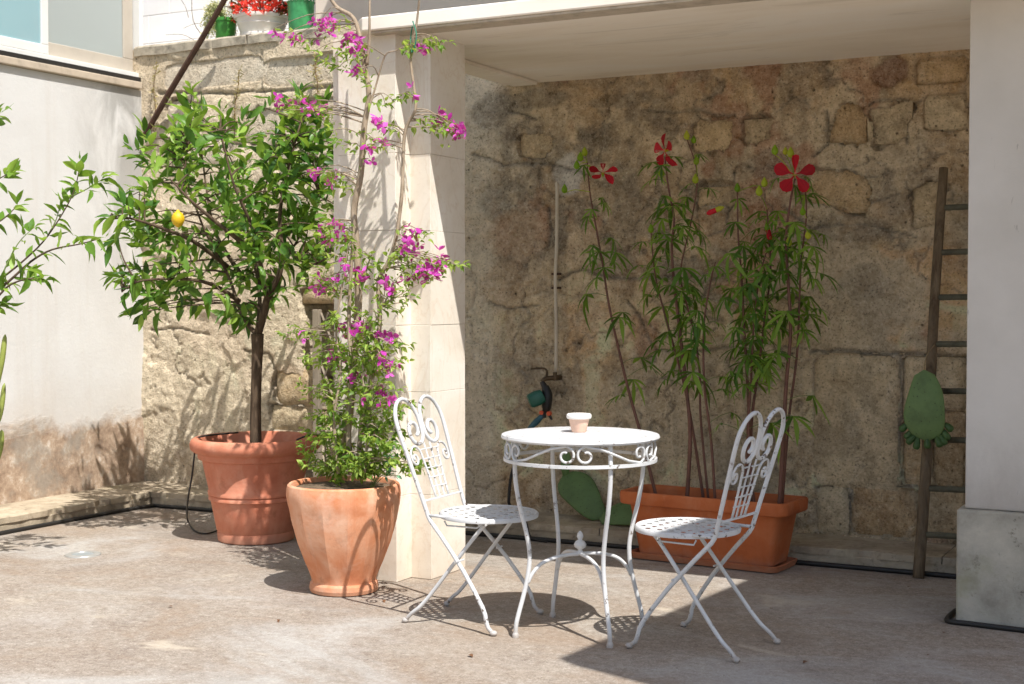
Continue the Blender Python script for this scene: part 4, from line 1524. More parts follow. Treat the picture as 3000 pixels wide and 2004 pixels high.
BUSH = [(800, 120), (826, 160), (712, 120), (740, 140), (770, 160), (780, 120), (840, 185), (900, 232), (880, 240), (915, 225), (690, 262), (672, 250), (650, 248), (730, 262), (760, 300), (785, 330), (860, 320), (866, 345), (870, 300), (1000, 290), (990, 298), (1036, 304),
        (930, 105), (945, 115), (985, 105), (1004, 104), (1018, 100), (728, 398), (745, 410), (770, 415), (790, 425), (750, 520), (735, 535), (770, 560), (800, 545), (820, 570), (830, 590), (775, 590), (745, 585), (720, 620), (740, 640), (700, 640), (715, 660), (760, 660), (780, 670), (800, 650), (830, 660), (850, 640),
        (870, 630), (880, 610), (900, 600), (920, 580), (935, 600), (930, 620), (950, 640), (905, 650), (915, 670), (960, 540), (975, 545), (1020, 612), (1040, 606), (1060, 606), (1000, 640), (850, 590), (860, 690), (890, 690), (900, 710), (930, 690), (940, 680), (840, 720), (820, 720), (770, 720), (750, 740), (780, 745),
        (690, 750), (670, 760), (650, 765), (710, 770), (735, 800), (720, 830), (700, 815), (750, 830), (790, 800), (830, 800), (850, 790), (850, 820), (860, 850), (840, 850), (820, 840), (900, 800), (915, 790), (925, 795), (690, 880), (705, 890), (720, 900), (745, 890), (760, 880), (755, 920), (770, 930), (800, 900), (870, 880), (890, 880), (905, 890), (860, 920), (880, 950), (840, 940), (900, 940), (760, 960), (740, 990), (745, 1010), (770, 1000), (870, 980), (850, 1000), (885, 985), (900, 1000), (830, 1020), (860, 1030), (880, 1030), (905, 1020), (840, 1050), (860, 1060), (890, 1060), (870, 1080), (850, 1085), (820, 1070), (800, 1065), (770, 1060), (750, 1070), (760, 1085), (780, 1085), (830, 1090), (740, 1065), (900, 1050), (910, 960), (925, 940), (935, 930)]
leaves, bracts = [], []
tw = MB()
BT = (BOUG_T, BOUG_T2)
for _ in range(105):
    y_ = 1080 - 380 * random.random() ** 1.4
    w_ = 40 + 45 * (y_ - 700) / 375
    BUSH.append((random.gauss(822, w_ * 0.75), y_))
for j, (x, y) in enumerate(FLOWERS + BUSH):
    isf = j < len(FLOWERS)
    dy = random.uniform(-0.16, 0.06) if x > 760 else random.uniform(-0.1, 0.1)
    if x > 930 and 500 < y < 700:
        dy = random.uniform(-0.05, 0.08)
    if x > 955 and y < 320:
        dy = random.uniform(0.02, 0.08)
    p = W(x + random.uniform(-4, 4), y + random.uniform(-4, 4), dy)
    q = nearest(skel, p)
    if (q - p).length > 0.03:
        tw.tube([q, q.lerp(p, 0.5) + Vector((0, 0, 0.02)) + rv(0.012), p], [0.003, 0.002, 0.0013], 4, 3)
    d = (p - q)
    if d.length < 0.02:
        d = rv(1)
    d = (d.normalized() + UP * 0.2 + rv(0.3)).normalized()
    if isf:
        for _ in range(random.choice((2, 2, 3, 4))):
            bracts.append((frame(p + rv(0.013), (UP * 0.3 + rv(0.8)).normalized(), (CAMP - p).normalized() * 0.7 + rv(0.5), random.uniform(0.022, 0.031), random.uniform(0, 3)), BRACT_T, 'bract'))
        sprig(leaves, p - d * 0.02, d, 5, 0.038, BT, ('bougain_leaf', 'bougain_leaf'), 0.9, 0.08, 0.2)
    else:
        dense = y > 950
        sprig(leaves, p, d, 19 if dense else 11, 0.038, BT, ('bougain_leaf', 'bougain_leaf'), 0.95, 0.11 if not dense else 0.09, 0.2)
        if d.length and (q - p).length > 0.12:
            sprig(leaves, q.lerp(p, 0.55), d, 4, 0.032, BT, ('bougain_leaf', 'bougain_leaf'), 1.0, 0.1, 0.2)
tw.build('twigs', 'pale_bark', bg_)['kind'] = 'stuff'
scatter(leaves, bg_, 'leaf', 'leaf_mass')
scatter(bracts, bg_, 'flower', 'flower_mass')
MB().tube([W(946, 48, -0.012), W(954, 75, -0.02), W(952, 100, -0.02), W(944, 120, -0.01), W(941, 90, 0.02), W(945, 60, 0.0)], 0.003, 5, 4).build('twine', 'twine', bg_)
# ivy sprigs hanging over the urn rim
iv = root('ivy_sprig', POT2 + Vector((0.18, -0.1, 0.44)), 'bluish green ivy sprig spilling over the right rim of the urn', 'plant')
leaves = []
tw = MB()
for (x, y) in [(890, 1040), (905, 1050), (912, 1062), (908, 1080), (914, 1090), (898, 1075), (885, 1062), (893, 1090), (872, 1052)]:
    p = wy(x, y, 4.95 + random.uniform(-0.06, 0.04))
    q = POT2 + Vector((0.15, -0.03, 0.44))
    tw.tube([q, q.lerp(p, 0.5) + Vector((0, 0, 0.03)), p], 0.0016, 4, 3)
    sprig(leaves, p, (p - q).normalized(), 4, 0.035, (BOUG_T,), ('ivy', 'ivy'), 0.9, 0.05, 0.0)
tw.build('stem', 'stem_green', iv)
scatter(leaves, iv, 'leaf', 'leaf_mass')

# ------------------------------------------------------------------ rectangular planter with the tall hibiscus
PLC = Vector((-2.24, 6.375, 0))
pl = root('rectangular_planter', PLC, 'long orange-brown plastic planter trough on a tray before the back kerb', 'planter', rotz=R(-5), local=True)


def rrect(hx, hy, r, z, n=5):
    out = []
    for (sx, sy, a0) in ((1, 1, 0), (-1, 1, 90), (-1, -1, 180), (1, -1, 270)):
        for i in range(n + 1):
            a = R(a0 + 90 * i / n)
            out.append((sx * (hx - r) + r * math.cos(a), sy * (hy - r) + r * math.sin(a), z))
    return out


def loft(rings, cap0=True, cap1=True):
    n = len(rings[0])
    v = [p for r in rings for p in r]
    f = [(i * n + k, i * n + (k + 1) % n, (i + 1) * n + (k + 1) % n, (i + 1) * n + k) for i in range(len(rings) - 1) for k in range(n)]
    if cap0:
        f.append(tuple(range(n - 1, -1, -1)))
    if cap1:
        f.append(tuple(range((len(rings) - 1) * n, len(rings) * n)))
    return MB().add(v, f)


loft([rrect(.345, .105, .03, .03), rrect(.385, .128, .035, .255), rrect(.388, .13, .035, .262), rrect(.425, .152, .04, .268), rrect(.43, .156, .04, .275), rrect(.432, .158, .04, .318), rrect(.428, .155, .04, .328), rrect(.41, .14, .035, .328), rrect(.395, .127, .03, .31), rrect(.385, .12, .03, .25)], True, False).build('trough', 'plastic', pl, smooth=True, angle=35)
loft([rrect(.386, .121, .03, .27), rrect(.2, .06, .02, .276)], False, True).build('soil', 'soil', pl)
loft([rrect(.36, .12, .03, .002), rrect(.375, .135, .035, .006), rrect(.385, .145, .035, .034), rrect(.378, .138, .035, .036), rrect(.37, .13, .03, .012)], True, True).build('tray', 'plastic', pl, smooth=True, angle=35)

HST = [
    ([(1506, 1128), (1470, 1000), (1442, 900), (1418, 800), (1396, 700), (1382, 610), (1366, 520), (1352, 440), (1346, 372)], 0.06, 0.010),
    ([(1574, 1136), (1582, 1000), (1572, 880), (1556, 740), (1544, 640), (1540, 560), (1545, 500), (1532, 430), (1524, 360)], 0.0, 0.012),
    ([(1614, 1130), (1592, 1010), (1572, 900), (1546, 800), (1518, 700), (1500, 620), (1492, 530)], 0.05, 0.009),
    ([(1640, 1128), (1630, 1010), (1616, 900), (1612, 800), (1616, 720), (1630, 640), (1640, 600)], -0.03, 0.008),
    ([(1625, 1130), (1606, 960), (1604, 860), (1590, 760), (1572, 690), (1560, 620), (1586, 500), (1598, 400), (1575, 320)], 0.04, 0.007),
    ([(1706, 1130), (1716, 960), (1712, 860), (1706, 760), (1700, 640), (1692, 540), (1690, 440)], 0.02, 0.010),
    ([(1722, 1130), (1722, 980), (1738, 850), (1752, 740), (1766, 620), (1762, 540), (1758, 480)], 0.05, 0.009),
    ([(1730, 1140), (1716, 1000), (1722, 860), (1728, 740), (1740, 640), (1756, 580)], -0.02, 0.008),
    ([(1786, 1146), (1796, 1000), (1802, 880), (1812, 760), (1806, 640), (1802, 540), (1812, 460), (1822, 410)], 0.0, 0.013),
    ([(1792, 1140), (1808, 960), (1826, 820), (1832, 700), (1836, 600), (1848, 500), (1846, 440)], 0.05, 0.008),
]
hp = []
for i, (pts_, dy, r0) in enumerate(HST):
    b0 = wy(pts_[0][0], pts_[0][1], PLC.y + dy)
    nm = ('left-leaning', 'thick reddish central', 'second central', 'short central', 'slender tall', 'right-hand reddish', 'dense right-hand', 'short right-hand', 'stout far right', 'slim far right')[i]
    hr = root('scarlet_hibiscus', b0, ['left-leaning hibiscus stem with a half-turned red flower in the planter',
                                       'tall reddish hibiscus stem topped by the highest red flower',
                                       'reddish hibiscus stem ending in a yellow bud left of the planter middle',
                                       'short leafy hibiscus stem near the middle of the planter',
                                       'slender hibiscus stem ending in the topmost green and yellow buds',
                                       'straight hibiscus stem with green buds behind the right-hand chair',
                                       'leafy hibiscus stem with a small furled red flower, behind the right chair back',
                                       'short hibiscus stem with dense leaves behind the right chair back',
                                       'stout hibiscus stem bearing the wide-open red flower at the right',
                                       'slim rightmost hibiscus stem with yellow-green buds'][i], 'plant', 'hibiscus stems in the planter')
    pts = [wy(x, y, PLC.y + dy * (1 - 0.4 * q / len(pts_))) for q, (x, y) in enumerate(pts_)]
    pts[0].z = min(pts[0].z, 0.27)
    n = len(pts)
    MB().tube(pts, [0.78 * r0 * (1 - 0.72 * q / (n - 1)) + 0.001 for q in range(n)], 7, 5).build('stem', 'stem_red', hr, smooth=True)
    sm, _ = catmull(pts, [1] * n, 9)
    leaves = []
    pet = MB()
    tot = len(sm)
    for q in range(int(tot * 0.2), tot):
        t = q / tot
        dens = 0.24 if t < 0.4 else (0.5 if t < 0.8 else 0.28)
        if i in (5, 6, 7, 8, 9):
            dens *= 1.45 if t > 0.3 else 0.9
        if random.random() > dens:
            continue
        a = q * 2.4 + i
        side = Vector((math.cos(a), math.sin(a) * 0.8, 0.0))
        ln = random.uniform(0.05, 0.13) * (1.15 - 0.5 * t)
        p = sm[q]
        e = p + side * ln + UP * ln * random.uniform(0.1, 0.6)
        if e.y > WYB - 0.12:
            e.y = WYB - 0.12
        pet.tube([p, p.lerp(e, 0.5) + UP * 0.01, e], 0.0016, 4, 2)
        tip = (side * 0.8 - UP * random.uniform(0.2, 0.8) + rv(0.15)).normalized()
        leaves.append((frame(e, tip, (UP + side * 0.6).normalized(), random.uniform(0.085, 0.165) * (1.1 - 0.4 * t)), random.choice(PALM_T), 'hib_leaf'))
    pet.build('petioles', 'stem_green', hr)['kind'] = 'stuff'
    scatter(leaves, hr, 'leaf', 'leaf_mass')
    hp.append(hr)


def petal_mesh():
    st = [(0.0, 0.02), (0.22, 0.06), (0.48, 0.2), (0.74, 0.265), (0.93, 0.17), (1.0, 0)]
    return leaf_tpl(st, 0.06, 0.12)


PETALS = [tpl_mesh('petal', leaf_tpl([(0.0, 0.02), (0.22, 0.06), (0.48, 0.24 * k_), (0.74, 0.32 * k_), (0.93, 0.2), (1.0, 0)], f_, b_, 0.02), 'petal') for k_, f_, b_ in ((1, 0.06, 0.12), (0.85, 0.14, 0.3), (1.08, 0.02, -0.12), (0.7, 0.2, 0.45))]


def hib_flower(par, x, y, yp, face, size, squash=1.0):
    p = wy(x, y, yp)
    f = face.normalized()
    off = OFF[par.name]
    b = MB().tube([p, p + f * 0.05], [0.003, 0.0022], 6)
    b.ball(p + f * 0.05, 0.005)
    fo = b.build('flower', 'stamen', par)
    MB().tube([p - f * 0.03, p - f * 0.005, p], [0.002, 0.008, 0.009], 8).build('calyx', 'bud', fo)
    u = f.cross(UP).normalized()
    v = u.cross(f)
    for k in range(5):
        a = 2 * PI * k / 5 + 0.33
        d = u * math.cos(a) + v * math.sin(a) * squash + f * 0.12
        o = bpy.data.objects.new('petal', PETALS[(k + int(x)) % 4])
        COL.objects.link(o)
        o.parent = fo
        o.matrix_basis = Matrix.Translation(-off) @ frame(p + d * 0.006, d, f, size * random.uniform(0.93, 1.05), random.uniform(-0.15, 0.15))
        sp = MB().tube([p + d * 0.004 + f * 0.002, p + d * 0.03 + f * 0.004], [0.002, 0.001], 4)
    return fo


hib_flower(hp[0], 1382, 396, PLC.y - 0.02, Vector((0.35, -0.75, 0.75)), 0.072, 1.0)
hib_flower(hp[1], 1524, 345, PLC.y - 0.03, Vector((-0.55, -0.85, -0.1)), 0.08, 1.0)
hib_flower(hp[8], 1822, 400, PLC.y - 0.04, Vector((0.35, -1, 0.06)), 0.093, 1.0)


def furled(par, x, y, x2, y2, dy):
    a, b = wy(x, y, PLC.y + dy), wy(x2, y2, PLC.y + dy)
    MB().tube([a, a.lerp(b, 0.3), a.lerp(b, 0.8), b], [0.004, 0.012, 0.013, 0.004], 8, 3).build('furled_flower', 'petal', par, smooth=True)
    MB().tube([a + (a - b) * 0.3, a, a.lerp(b, 0.25)], [0.004, 0.013, 0.014], 8).build('calyx', 'bud', par, smooth=True)


furled(hp[5], 1650, 478, 1620, 490, -0.04)
furled(hp[6], 1758, 520, 1765, 550, -0.03)
BUDS = [(0, 1330, 362), (0, 1340, 350), (0, 1322, 380), (0, 1294, 435), (4, 1574, 312), (4, 1590, 322), (4, 1596, 370), (4, 1594, 412), (1, 1516, 398), (2, 1492, 526), (5, 1690, 432), (8, 1776, 346), (8, 1800, 348), (8, 1812, 352),
        (5, 1752, 420), (6, 1740, 440), (9, 1850, 432), (9, 1840, 486), (8, 1808, 556), (9, 1852, 540)]
for si, x, y in BUDS:
    p = wy(x, y, PLC.y + random.uniform(-0.05, 0.03))
    par = hp[si]
    rr_ = random.uniform(0.013, 0.019)
    b = MB().lathe([(0.001, -rr_ * 1.1), (rr_ * 0.7, -rr_ * 0.8), (rr_, -rr_ * 0.1), (rr_ * 0.75, rr_ * 0.7), (0.002, rr_ * 1.7)], p, 10, lambda a, z, j: 1 - 0.12 * abs(math.sin(a * 2.5)), cap0=False)
    q = nearest([wy(a_, b_, PLC.y) for a_, b_ in HST[si][0]], p)
    b.tube([q, q.lerp(p, 0.6) + UP * 0.005, p - UP * rr_], 0.0018, 4, 2)
    b.build('bud', 'bud', par, smooth=True)

# ------------------------------------------------------------------ bistro table
TB = Vector((-2.216, 4.815, 0))
tb = root('bistro_table', TB, 'round white wrought iron bistro table between the two chairs', 'table', rotz=R(4), local=True)
MB().lathe([(0.001, .733), (.285, .733), (.2965, .736), (.3, .742), (.2965, .75), (.29, .752), (.001, .7515)], (0, 0, 0), 64, cap0=False).build('tabletop', 'white', tb, smooth=True, angle=35)
ring = MB()
n = 64
v = []
for k in range(n):
    a = 2 * PI * k / n
    for r, z in ((.278, .652), (.290, .652), (.290, .664), (.278, .664)):
        v.append((r * math.cos(a), r * math.sin(a), z))
ring.add(v, [(4 * k + q, 4 * ((k + 1) % n) + q, 4 * ((k + 1) % n) + (q + 1) % 4, 4 * k + (q + 1) % 4) for k in range(n) for q in range(4)])
ring.build('apron_ring', 'white', tb)
RA = 0.284
for k in range(6):
    a0 = R(-100 - YAW * 180 / PI * 0 + 27.5 + 60 * k)
    flip = k % 2
    S = []
    Lr = RA * R(60)
    zc, rr_ = 0.6985, 0.0335
    for i in range(25):
        t = i / 24
        th = R(110) - R(380) * t
        r = 0.010 + (rr_ - 0.010) * t ** 0.8
        S.append((0.036 + r * math.cos(th), zc + r * math.sin(th)))
    B_ = [(Lr - x, 2 * zc - z) for x, z in reversed(S)]
    full = S + [(S[-1][0] + (B_[0][0] - S[-1][0]) * t, S[-1][1] + (B_[0][1] - S[-1][1]) * (t * t * (3 - 2 * t))) for t in (0.25, 0.5, 0.75)] + B_
    if flip:
        full = [(Lr - x, z) for x, z in full]
    pts = [(RA * math.cos(a0 + s_ / RA), RA * math.sin(a0 + s_ / RA), z) for s_, z in full]
    MB().tube(pts, 0.0048, 6).build('scroll', 'white', tb, smooth=True)
for k in range(4):
    a = R(45 + 90 * k)
    prof = [(.262, .735), (.266, .655), (.262, .58), (.246, .49), (.222, .40), (.207, .32), (.210, .25), (.227, .17), (.250, .09), (.260, .05), (.263, .012)]
    pts = [(r * math.cos(a), r * math.sin(a), z) for r, z in prof]
    lg = MB().tube(pts, .0088, 8, 4)
    lg = lg.build('leg', 'white', tb, smooth=True)
    MB().lathe([(.013, 0), (.0135, .010), (.011, .016), (.0085, .020)], (.263 * math.cos(a), .263 * math.sin(a), 0), 10).build('foot', 'white', lg, smooth=True, angle=40)
    ar = [(.214, .20), (.195, .235), (.16, .268), (.11, .287), (.05, .295), (.006, .296)]
    MB().tube([(r * math.cos(a), r * math.sin(a), z) for r, z in ar], .0075, 7, 4).build('arch_brace', 'white', tb, smooth=True)
MB().lathe([(.012, .293), (.014, .303), (.008, .310), (.009, .314), (.021, .322), (.024, .332), (.018, .343), (.008, .349), (.009, .354), (.013, .362), (.010, .374), (.003, .383)], (0, 0, 0), 14, cap1=True).build('finial', 'white', tb, smooth=True)

# clay cup on the table
cpos = fl(1327, 990, .752)
cp = root('clay_cup', cpos, 'small pink clay flowerpot with a white rim standing on the bistro table', 'flowerpot')
MB().lathe([(.027, .0005), (.028, .003), (.0395, .05), (.0395, .052), (.036, .052), (.026, .006), (.001, .006)], cpos, 28).build('pot_body', 'terra_cup', cp, smooth=True, angle=40)
MB().lathe([(.0396, .0505), (.0455, .0515), (.0480, .057), (.0475, .066), (.0435, .070), (.040, .068), (.0365, .053)], cpos, 28, cap0=False).build('rim', 'cup_rim', cp, smooth=True)


# ------------------------------------------------------------------ folding chairs
def make_chair(loc, rotz, label, ln_=.31):
    ch = root('folding_chair', loc, label, 'chair', 'white iron folding chairs', rotz, True)
    lean = lambda z: -.118 - (z - .44) * ln_

    def B(y, z, dx=0.0):
        return (lean(z) + dx, y, z)
    for s in (-1, 1):
        pts = [(.196, s * .204, .012), (.176, s * .202, .028), (.165, s * .200, .06), (.150, s * .196, .10), (.06, s * .178, .225), (-.05, s * .158, .35), (-.102, s * .151, .405), (-.118, s * .150, .44)]
        pts += [B(s * .157, .52), B(s * .166, .61), B(s * .175, .70), B(s * .179, .75)]
        arch = []
        for i in range(0, 13):
            a = R(0 + 180 * i / 12)
            arch.append(B(s * (.094 + .086 * math.cos(a)), .765 + .100 * math.sin(a)))
        pts += arch[1:]
        spiral = []
        for i in range(1, 31):
            t = i / 30
            th = R(180) + R(430) * t
            r = .042 * (1 - t) ** .8 + .0145
            cyy = .0645
            spiral.append(B(s * (cyy + r * math.cos(th)), .738 + r * math.sin(th)))
        pts += spiral
        nn = len(pts)
        rad = [.0085 if i < 14 else .0078 for i in range(nn)]
        rad[-1] = .006
        po = MB().tube(pts, rad, 8, 2).build('back_post', 'white', ch, smooth=True)
        MB().ball((.200, s * .204, .010), .015, .015, .011, 10, 6).build('foot', 'white', po, smooth=True)
        # rear leg
        pts = [(.135, s * .138, .408), (.10, s * .140, .37), (.0, s * .146, .245), (-.09, s * .152, .13), (-.125, s * .155, .088), (-.150, s * .158, .062), (-.178, s * .161, .04), (-.205, s * .164, .012)]
        lg = MB().tube(pts, .0078, 8, 3).build('leg', 'white', ch, smooth=True)
        MB().ball((-.207, s * .164, .010), .014, .014, .011, 10, 6).build('foot', 'white', lg, smooth=True)
        MB().tube([(.038, s * .138, .263), (.038, s * .184, .263)], .004, 6).build('pivot', 'white', ch)
        MB().tube([(-.110, s * .150, .424), (-.07, s * .150, .424), (-.03, s * .158, .424)], .006, 6).build('seat_arm', 'white', ch, smooth=True)
        # inner scroll rods of the backrest
        pts = [B(s * .050, .478), B(s * .054, .55), B(s * .060, .61), B(s * .063, .632)]
        for i in range(0, 9):
            a = R(180 - 180 * i / 8)
            pts.append(B(s * (.104 + .040 * math.cos(a)), .640 + .042 * math.sin(a)))
        for i in range(1, 19):
            t = i / 18
            th = R(0) - R(400) * t
            r = .019 * (1 - t) ** .8 + .006
            pts.append(B(s * (.119 + r * math.cos(th)), .636 + r * math.sin(th)))
        MB().tube(pts, .0048, 6, 2).build('scroll', 'white', ch, smooth=True)
        b = MB().tube([B(s * .018, .478), B(s * .020, .58), B(s * .022, .69)], .0065, 6, flat=0.4)
        b.build('upright_slat', 'white', ch)
    for i in range(5):
        z = .522 + .036 * i
        w = .052 + .003 * i
        off = .003 if i % 2 else -.003
        MB().tube([B(-w - .004, z, 0), B(-.02, z, off), B(.02, z, -off), B(w + .004, z, 0)], .0065, 6, flat=0.4).build('cross_slat', 'white', ch)
    MB().tube([B(-.152, .478), B(0, .477), B(.152, .478)], .0085, 6, flat=0.5).build('lower_rail', 'white', ch)
    MB().tube([(.13, -.139, .406), (.13, .139, .406)], .006, 6).build('cross_rod', 'white', ch)
    MB().tube([(-.04, -.15, .408), (-.03, -.148, .39), (.10, -.148, .39), (.12, -.14, .405)], .0035, 5).build('guide_wire', 'white', ch)
    MB().tube([(-.04, .15, .408), (-.03, .148, .39), (.10, .148, .39), (.12, .14, .405)], .0035, 5).build('guide_wire', 'white', ch)
    # seat
    sx, sz, sr = .075, .427, .193
    rim = MB()
    n = 48
    v = []
    for k in range(n):
        a = 2 * PI * k / n
        for r, z in ((sr - .014, sz), (sr - .004, sz + .004), (sr + .002, sz - .002), (sr, sz - .014), (sr - .005, sz - .015), (sr - .008, sz - .005)):
            v.append((sx + r * math.cos(a), r * math.sin(a), z))
    rim.add(v, [(6 * k + q, 6 * ((k + 1) % n) + q, 6 * ((k + 1) % n) + (q + 1) % 6, 6 * k + (q + 1) % 6) for k in range(n) for q in range(6)])
    rim.build('seat_rim', 'white', ch, smooth=True, angle=60)
    for dirn in (0, 1):
        k = -5
        while k <= 5:
            c_ = k * .0345
            half = math.sqrt(max(0, (sr - .007) ** 2 - c_ * c_))
            if half > .02:
                ang = R(45) if dirn else R(-45)
                ca, sa = math.cos(ang), math.sin(ang)
                b = MB()
                v = []
                m_ = 12
                for i in range(m_ + 1):
                    u = -half + 2 * half * i / m_
                    zz_ = sz - .001 + .0022 * math.sin((u / .0345 + (0 if dirn else 1) + k) * PI)
                    for w in (-.0098, .0098):
                        hw = c_ + w
                        v.append((sx + u * ca - hw * sa, u * sa + hw * ca, zz_ + .0012))
                        v.append((sx + u * ca - hw * sa, u * sa + hw * ca, zz_ - .0012))
                f = []
                for i in range(m_):
                    a = 4 * i
                    f += [(a, a + 2, a + 6, a + 4), (a + 1, a + 5, a + 7, a + 3), (a, a + 4, a + 5, a + 1), (a + 2, a + 3, a + 7, a + 6)]
                b.add(v, f)
                b.build('seat_strip', 'white', ch)
            k += 1
    return ch


make_chair((-2.676, 4.800, 0), R(1), 'white folding bistro chair beside the stepped pillar and urn', .345)
make_chair((-1.725, 4.84, 0), R(180 - 8), 'white folding bistro chair in front of the long planter', .285)

# ------------------------------------------------------------------ wooden ladder and prickly pears
lb = fl(2105, 1325)
ltop = wy(2163, 385, 6.80)
ld = root('wooden_ladder', lb, 'weathered wooden ladder leaning on the stone wall by the right pillar', 'ladder')
dv = ltop - lb
for dx in (0, 0.42):
    o = Vector((dx, 0.0, 0))
    MB().tube([lb + o, lb + o + dv * 0.3 + Vector((.004, 0, 0)), lb + o + dv * 0.65 - Vector((.004, 0, 0)), ltop + o], [.026, .025, .023, .021], 9, 4).build('rail', 'wood', ld, smooth=True)
for yy in (480, 585, 690, 798, 905, 1015, 1125, 1228):
    t = (1325 - yy) / (1325 - 385)
    p = lb + dv * t
    MB().tube([p + Vector((0.005, 0, 0)), p + Vector((.21, 0, .004)), p + Vector((.415, 0, 0))], .0145, 7).build('rung', 'rung', ld, smooth=True)


def pad_w(t, wd):
    if t >= 0.62:
        return max(0.002, wd * 0.5 * math.sqrt(max(0.0, 1 - ((t - 0.62) / 0.38) ** 2)))
    q = max(0.0, t) / 0.62
    return wd * 0.5 * (0.34 + 0.66 * math.sin(q * PI / 2) ** 0.9) * math.sqrt(min(1.0, max(0.0, t) / 0.05 + 0.02))


def pad(name, base, up, nrm, ln, wd, th, mat, par=None, neck=0.5):
    up = up.normalized()
    nrm = (nrm - up * nrm.dot(up)).normalized()
    s = up.cross(nrm)
    v, f = [], []
    n, m = 22, 14
    for j in range(m + 1):
        t = j / m
        w = pad_w(t, wd)
        h = th * 0.5 * math.sin(PI * min(0.97, max(0.03, t))) ** 0.4
        for k in range(n):
            a = 2 * PI * k / n
            ca, sa = math.cos(a), math.sin(a)
            bend = 0.02 * math.sin(t * 3)
            p = base + up * (ln * t) + s * (w * ca * (1 + 0.07 * math.sin(t * 7 + ln * 40 + (2.5 if ca > 0 else 0)))) + nrm * (h * math.copysign(abs(sa) ** 0.8, sa) * (1 - 0.3 * abs(ca)) + bend)
            v.append(p)
    for j in range(m):
        for k in range(n):
            f.append((j * n + k, j * n + (k + 1) % n, (j + 1) * n + (k + 1) % n, (j + 1) * n + k))
    b = MB().add(v, f)
    o = b.build(name, mat, par, smooth=True)
    dots = MB()
    for j in range(1, 9):
        for k in range(-4, 5):
            t = j / 9 + (0.05 if k % 2 else 0)
            if t > 0.93:
                continue
            w = pad_w(t, wd)
            if random.random() < 0.3:
                continue
            t += random.uniform(-0.03, 0.03)
            x = k * wd * 0.13
            if abs(x) > w * 0.85:
                continue
            h = th * 0.5 * math.sin(PI * t) ** 0.4 * (1 - (abs(x) / w) ** 2 * 0.4)
            for sg in (1, -1):
                dots.ball(base + up * (ln * t) + s * (x + random.uniform(-.007, .007)) + nrm * (sg * h + 0.02 * math.sin(t * 3)), random.uniform(0.0012, 0.0022), n=5, m=4)
    return o, dots


pt_, pb_ = dep(2122, 852, 0), None
hp_t = wy(2118, 848, 6.49)
hp_b = wy(2126, 1012, 6.47)
hg = root('hanging_prickly_pear', hp_t, 'green prickly pear pad with small fruits hanging from the ladder', 'cactus pad')
o, dots = pad('pad', hp_t, hp_b - hp_t, Vector((0, -1, 0)), (hp_b - hp_t).length, 0.185, 0.03, 'cactus', hg)
dots.build('areoles', 'spine', hg)['kind'] = 'stuff'
hup = (hp_b - hp_t).normalized()
hln = (hp_b - hp_t).length
hs_ = hup.cross(Vector((0, -1, 0))).normalized()
for k in range(9):
    t_ = (0.78, 0.87, 0.93, 0.97, 0.985, 0.97, 0.93, 0.87, 0.76)[k] * 0.985
    sg = -1 if k < 4 else (0 if k == 4 else 1)
    a = hp_t + hup * (hln * t_) + hs_ * (sg * pad_w(t_, 0.185) * 0.97) + Vector((0, random.uniform(-.008, .004), 0))
    dd = (hup + hs_ * ((k - 4) * 0.24) + rv(0.1)).normalized()
    ll = random.uniform(.040, .050)
    MB().tube([a - dd * .006, a + dd * ll * .3, a + dd * ll * .75, a + dd * ll], [.008, .0150, .0165, .009], 9, 3).build('fruit', 'fruit', hg, smooth=True)
ln_p = lb + dv * ((1325 - 800) / 940)
MB().tube([hp_t + Vector((0, 0, -.02)), hp_t + Vector((.005, .02, .06)), ln_p + Vector((.01, -.02, 0.0)), ln_p + Vector((0.02, 0.01, .012))], .0022, 5, 3).build('string', 'rope', hg)

ga = wy(1345, 1193, 6.76)
ga.z = kz + 0.004
g1 = root('prickly_pear_cutting', ga, 'dark green prickly pear pad leaning on the kerb behind the table', 'cactus pad')
o, dots = pad('pad', ga + Vector((0.10, -.02, .012)), Vector((-.30, .08, .24)), Vector((.3, -1, .45)), .34, .185, .034, 'cactus_dark', g1, 0)
dots.build('areoles', 'spine', g1)['kind'] = 'stuff'
sp_ = ga + Vector((0.10, -.02, .012)) + Vector((-.30, .08, .24)).normalized() * .325
pad('pad', sp_ - Vector((0, 0, .01)), Vector((.0, .05, 1)), Vector((.6, -1, 0)), .15, .055, .022, 'cactus', g1, 0)
gb = wy(1430, 1200, 6.70)
gb.z = kz + 0.012
g2 = root('prickly_pear_cutting', gb, 'low grey-green prickly pear pad lying on the kerb beside the planter', 'cactus pad')
o, dots = pad('pad', gb + Vector((-.13, -.02, .012)), Vector((1, .08, .16)), Vector((0, -.8, .8)), .29, .16, .036, 'cactus_dark', g2, 0)
dots.build('areoles', 'spine', g2)['kind'] = 'stuff'
MB().ball(gb + Vector((-.01, .02, .09)), .014, n=8).build('fruit', 'fruit', g2, smooth=True)

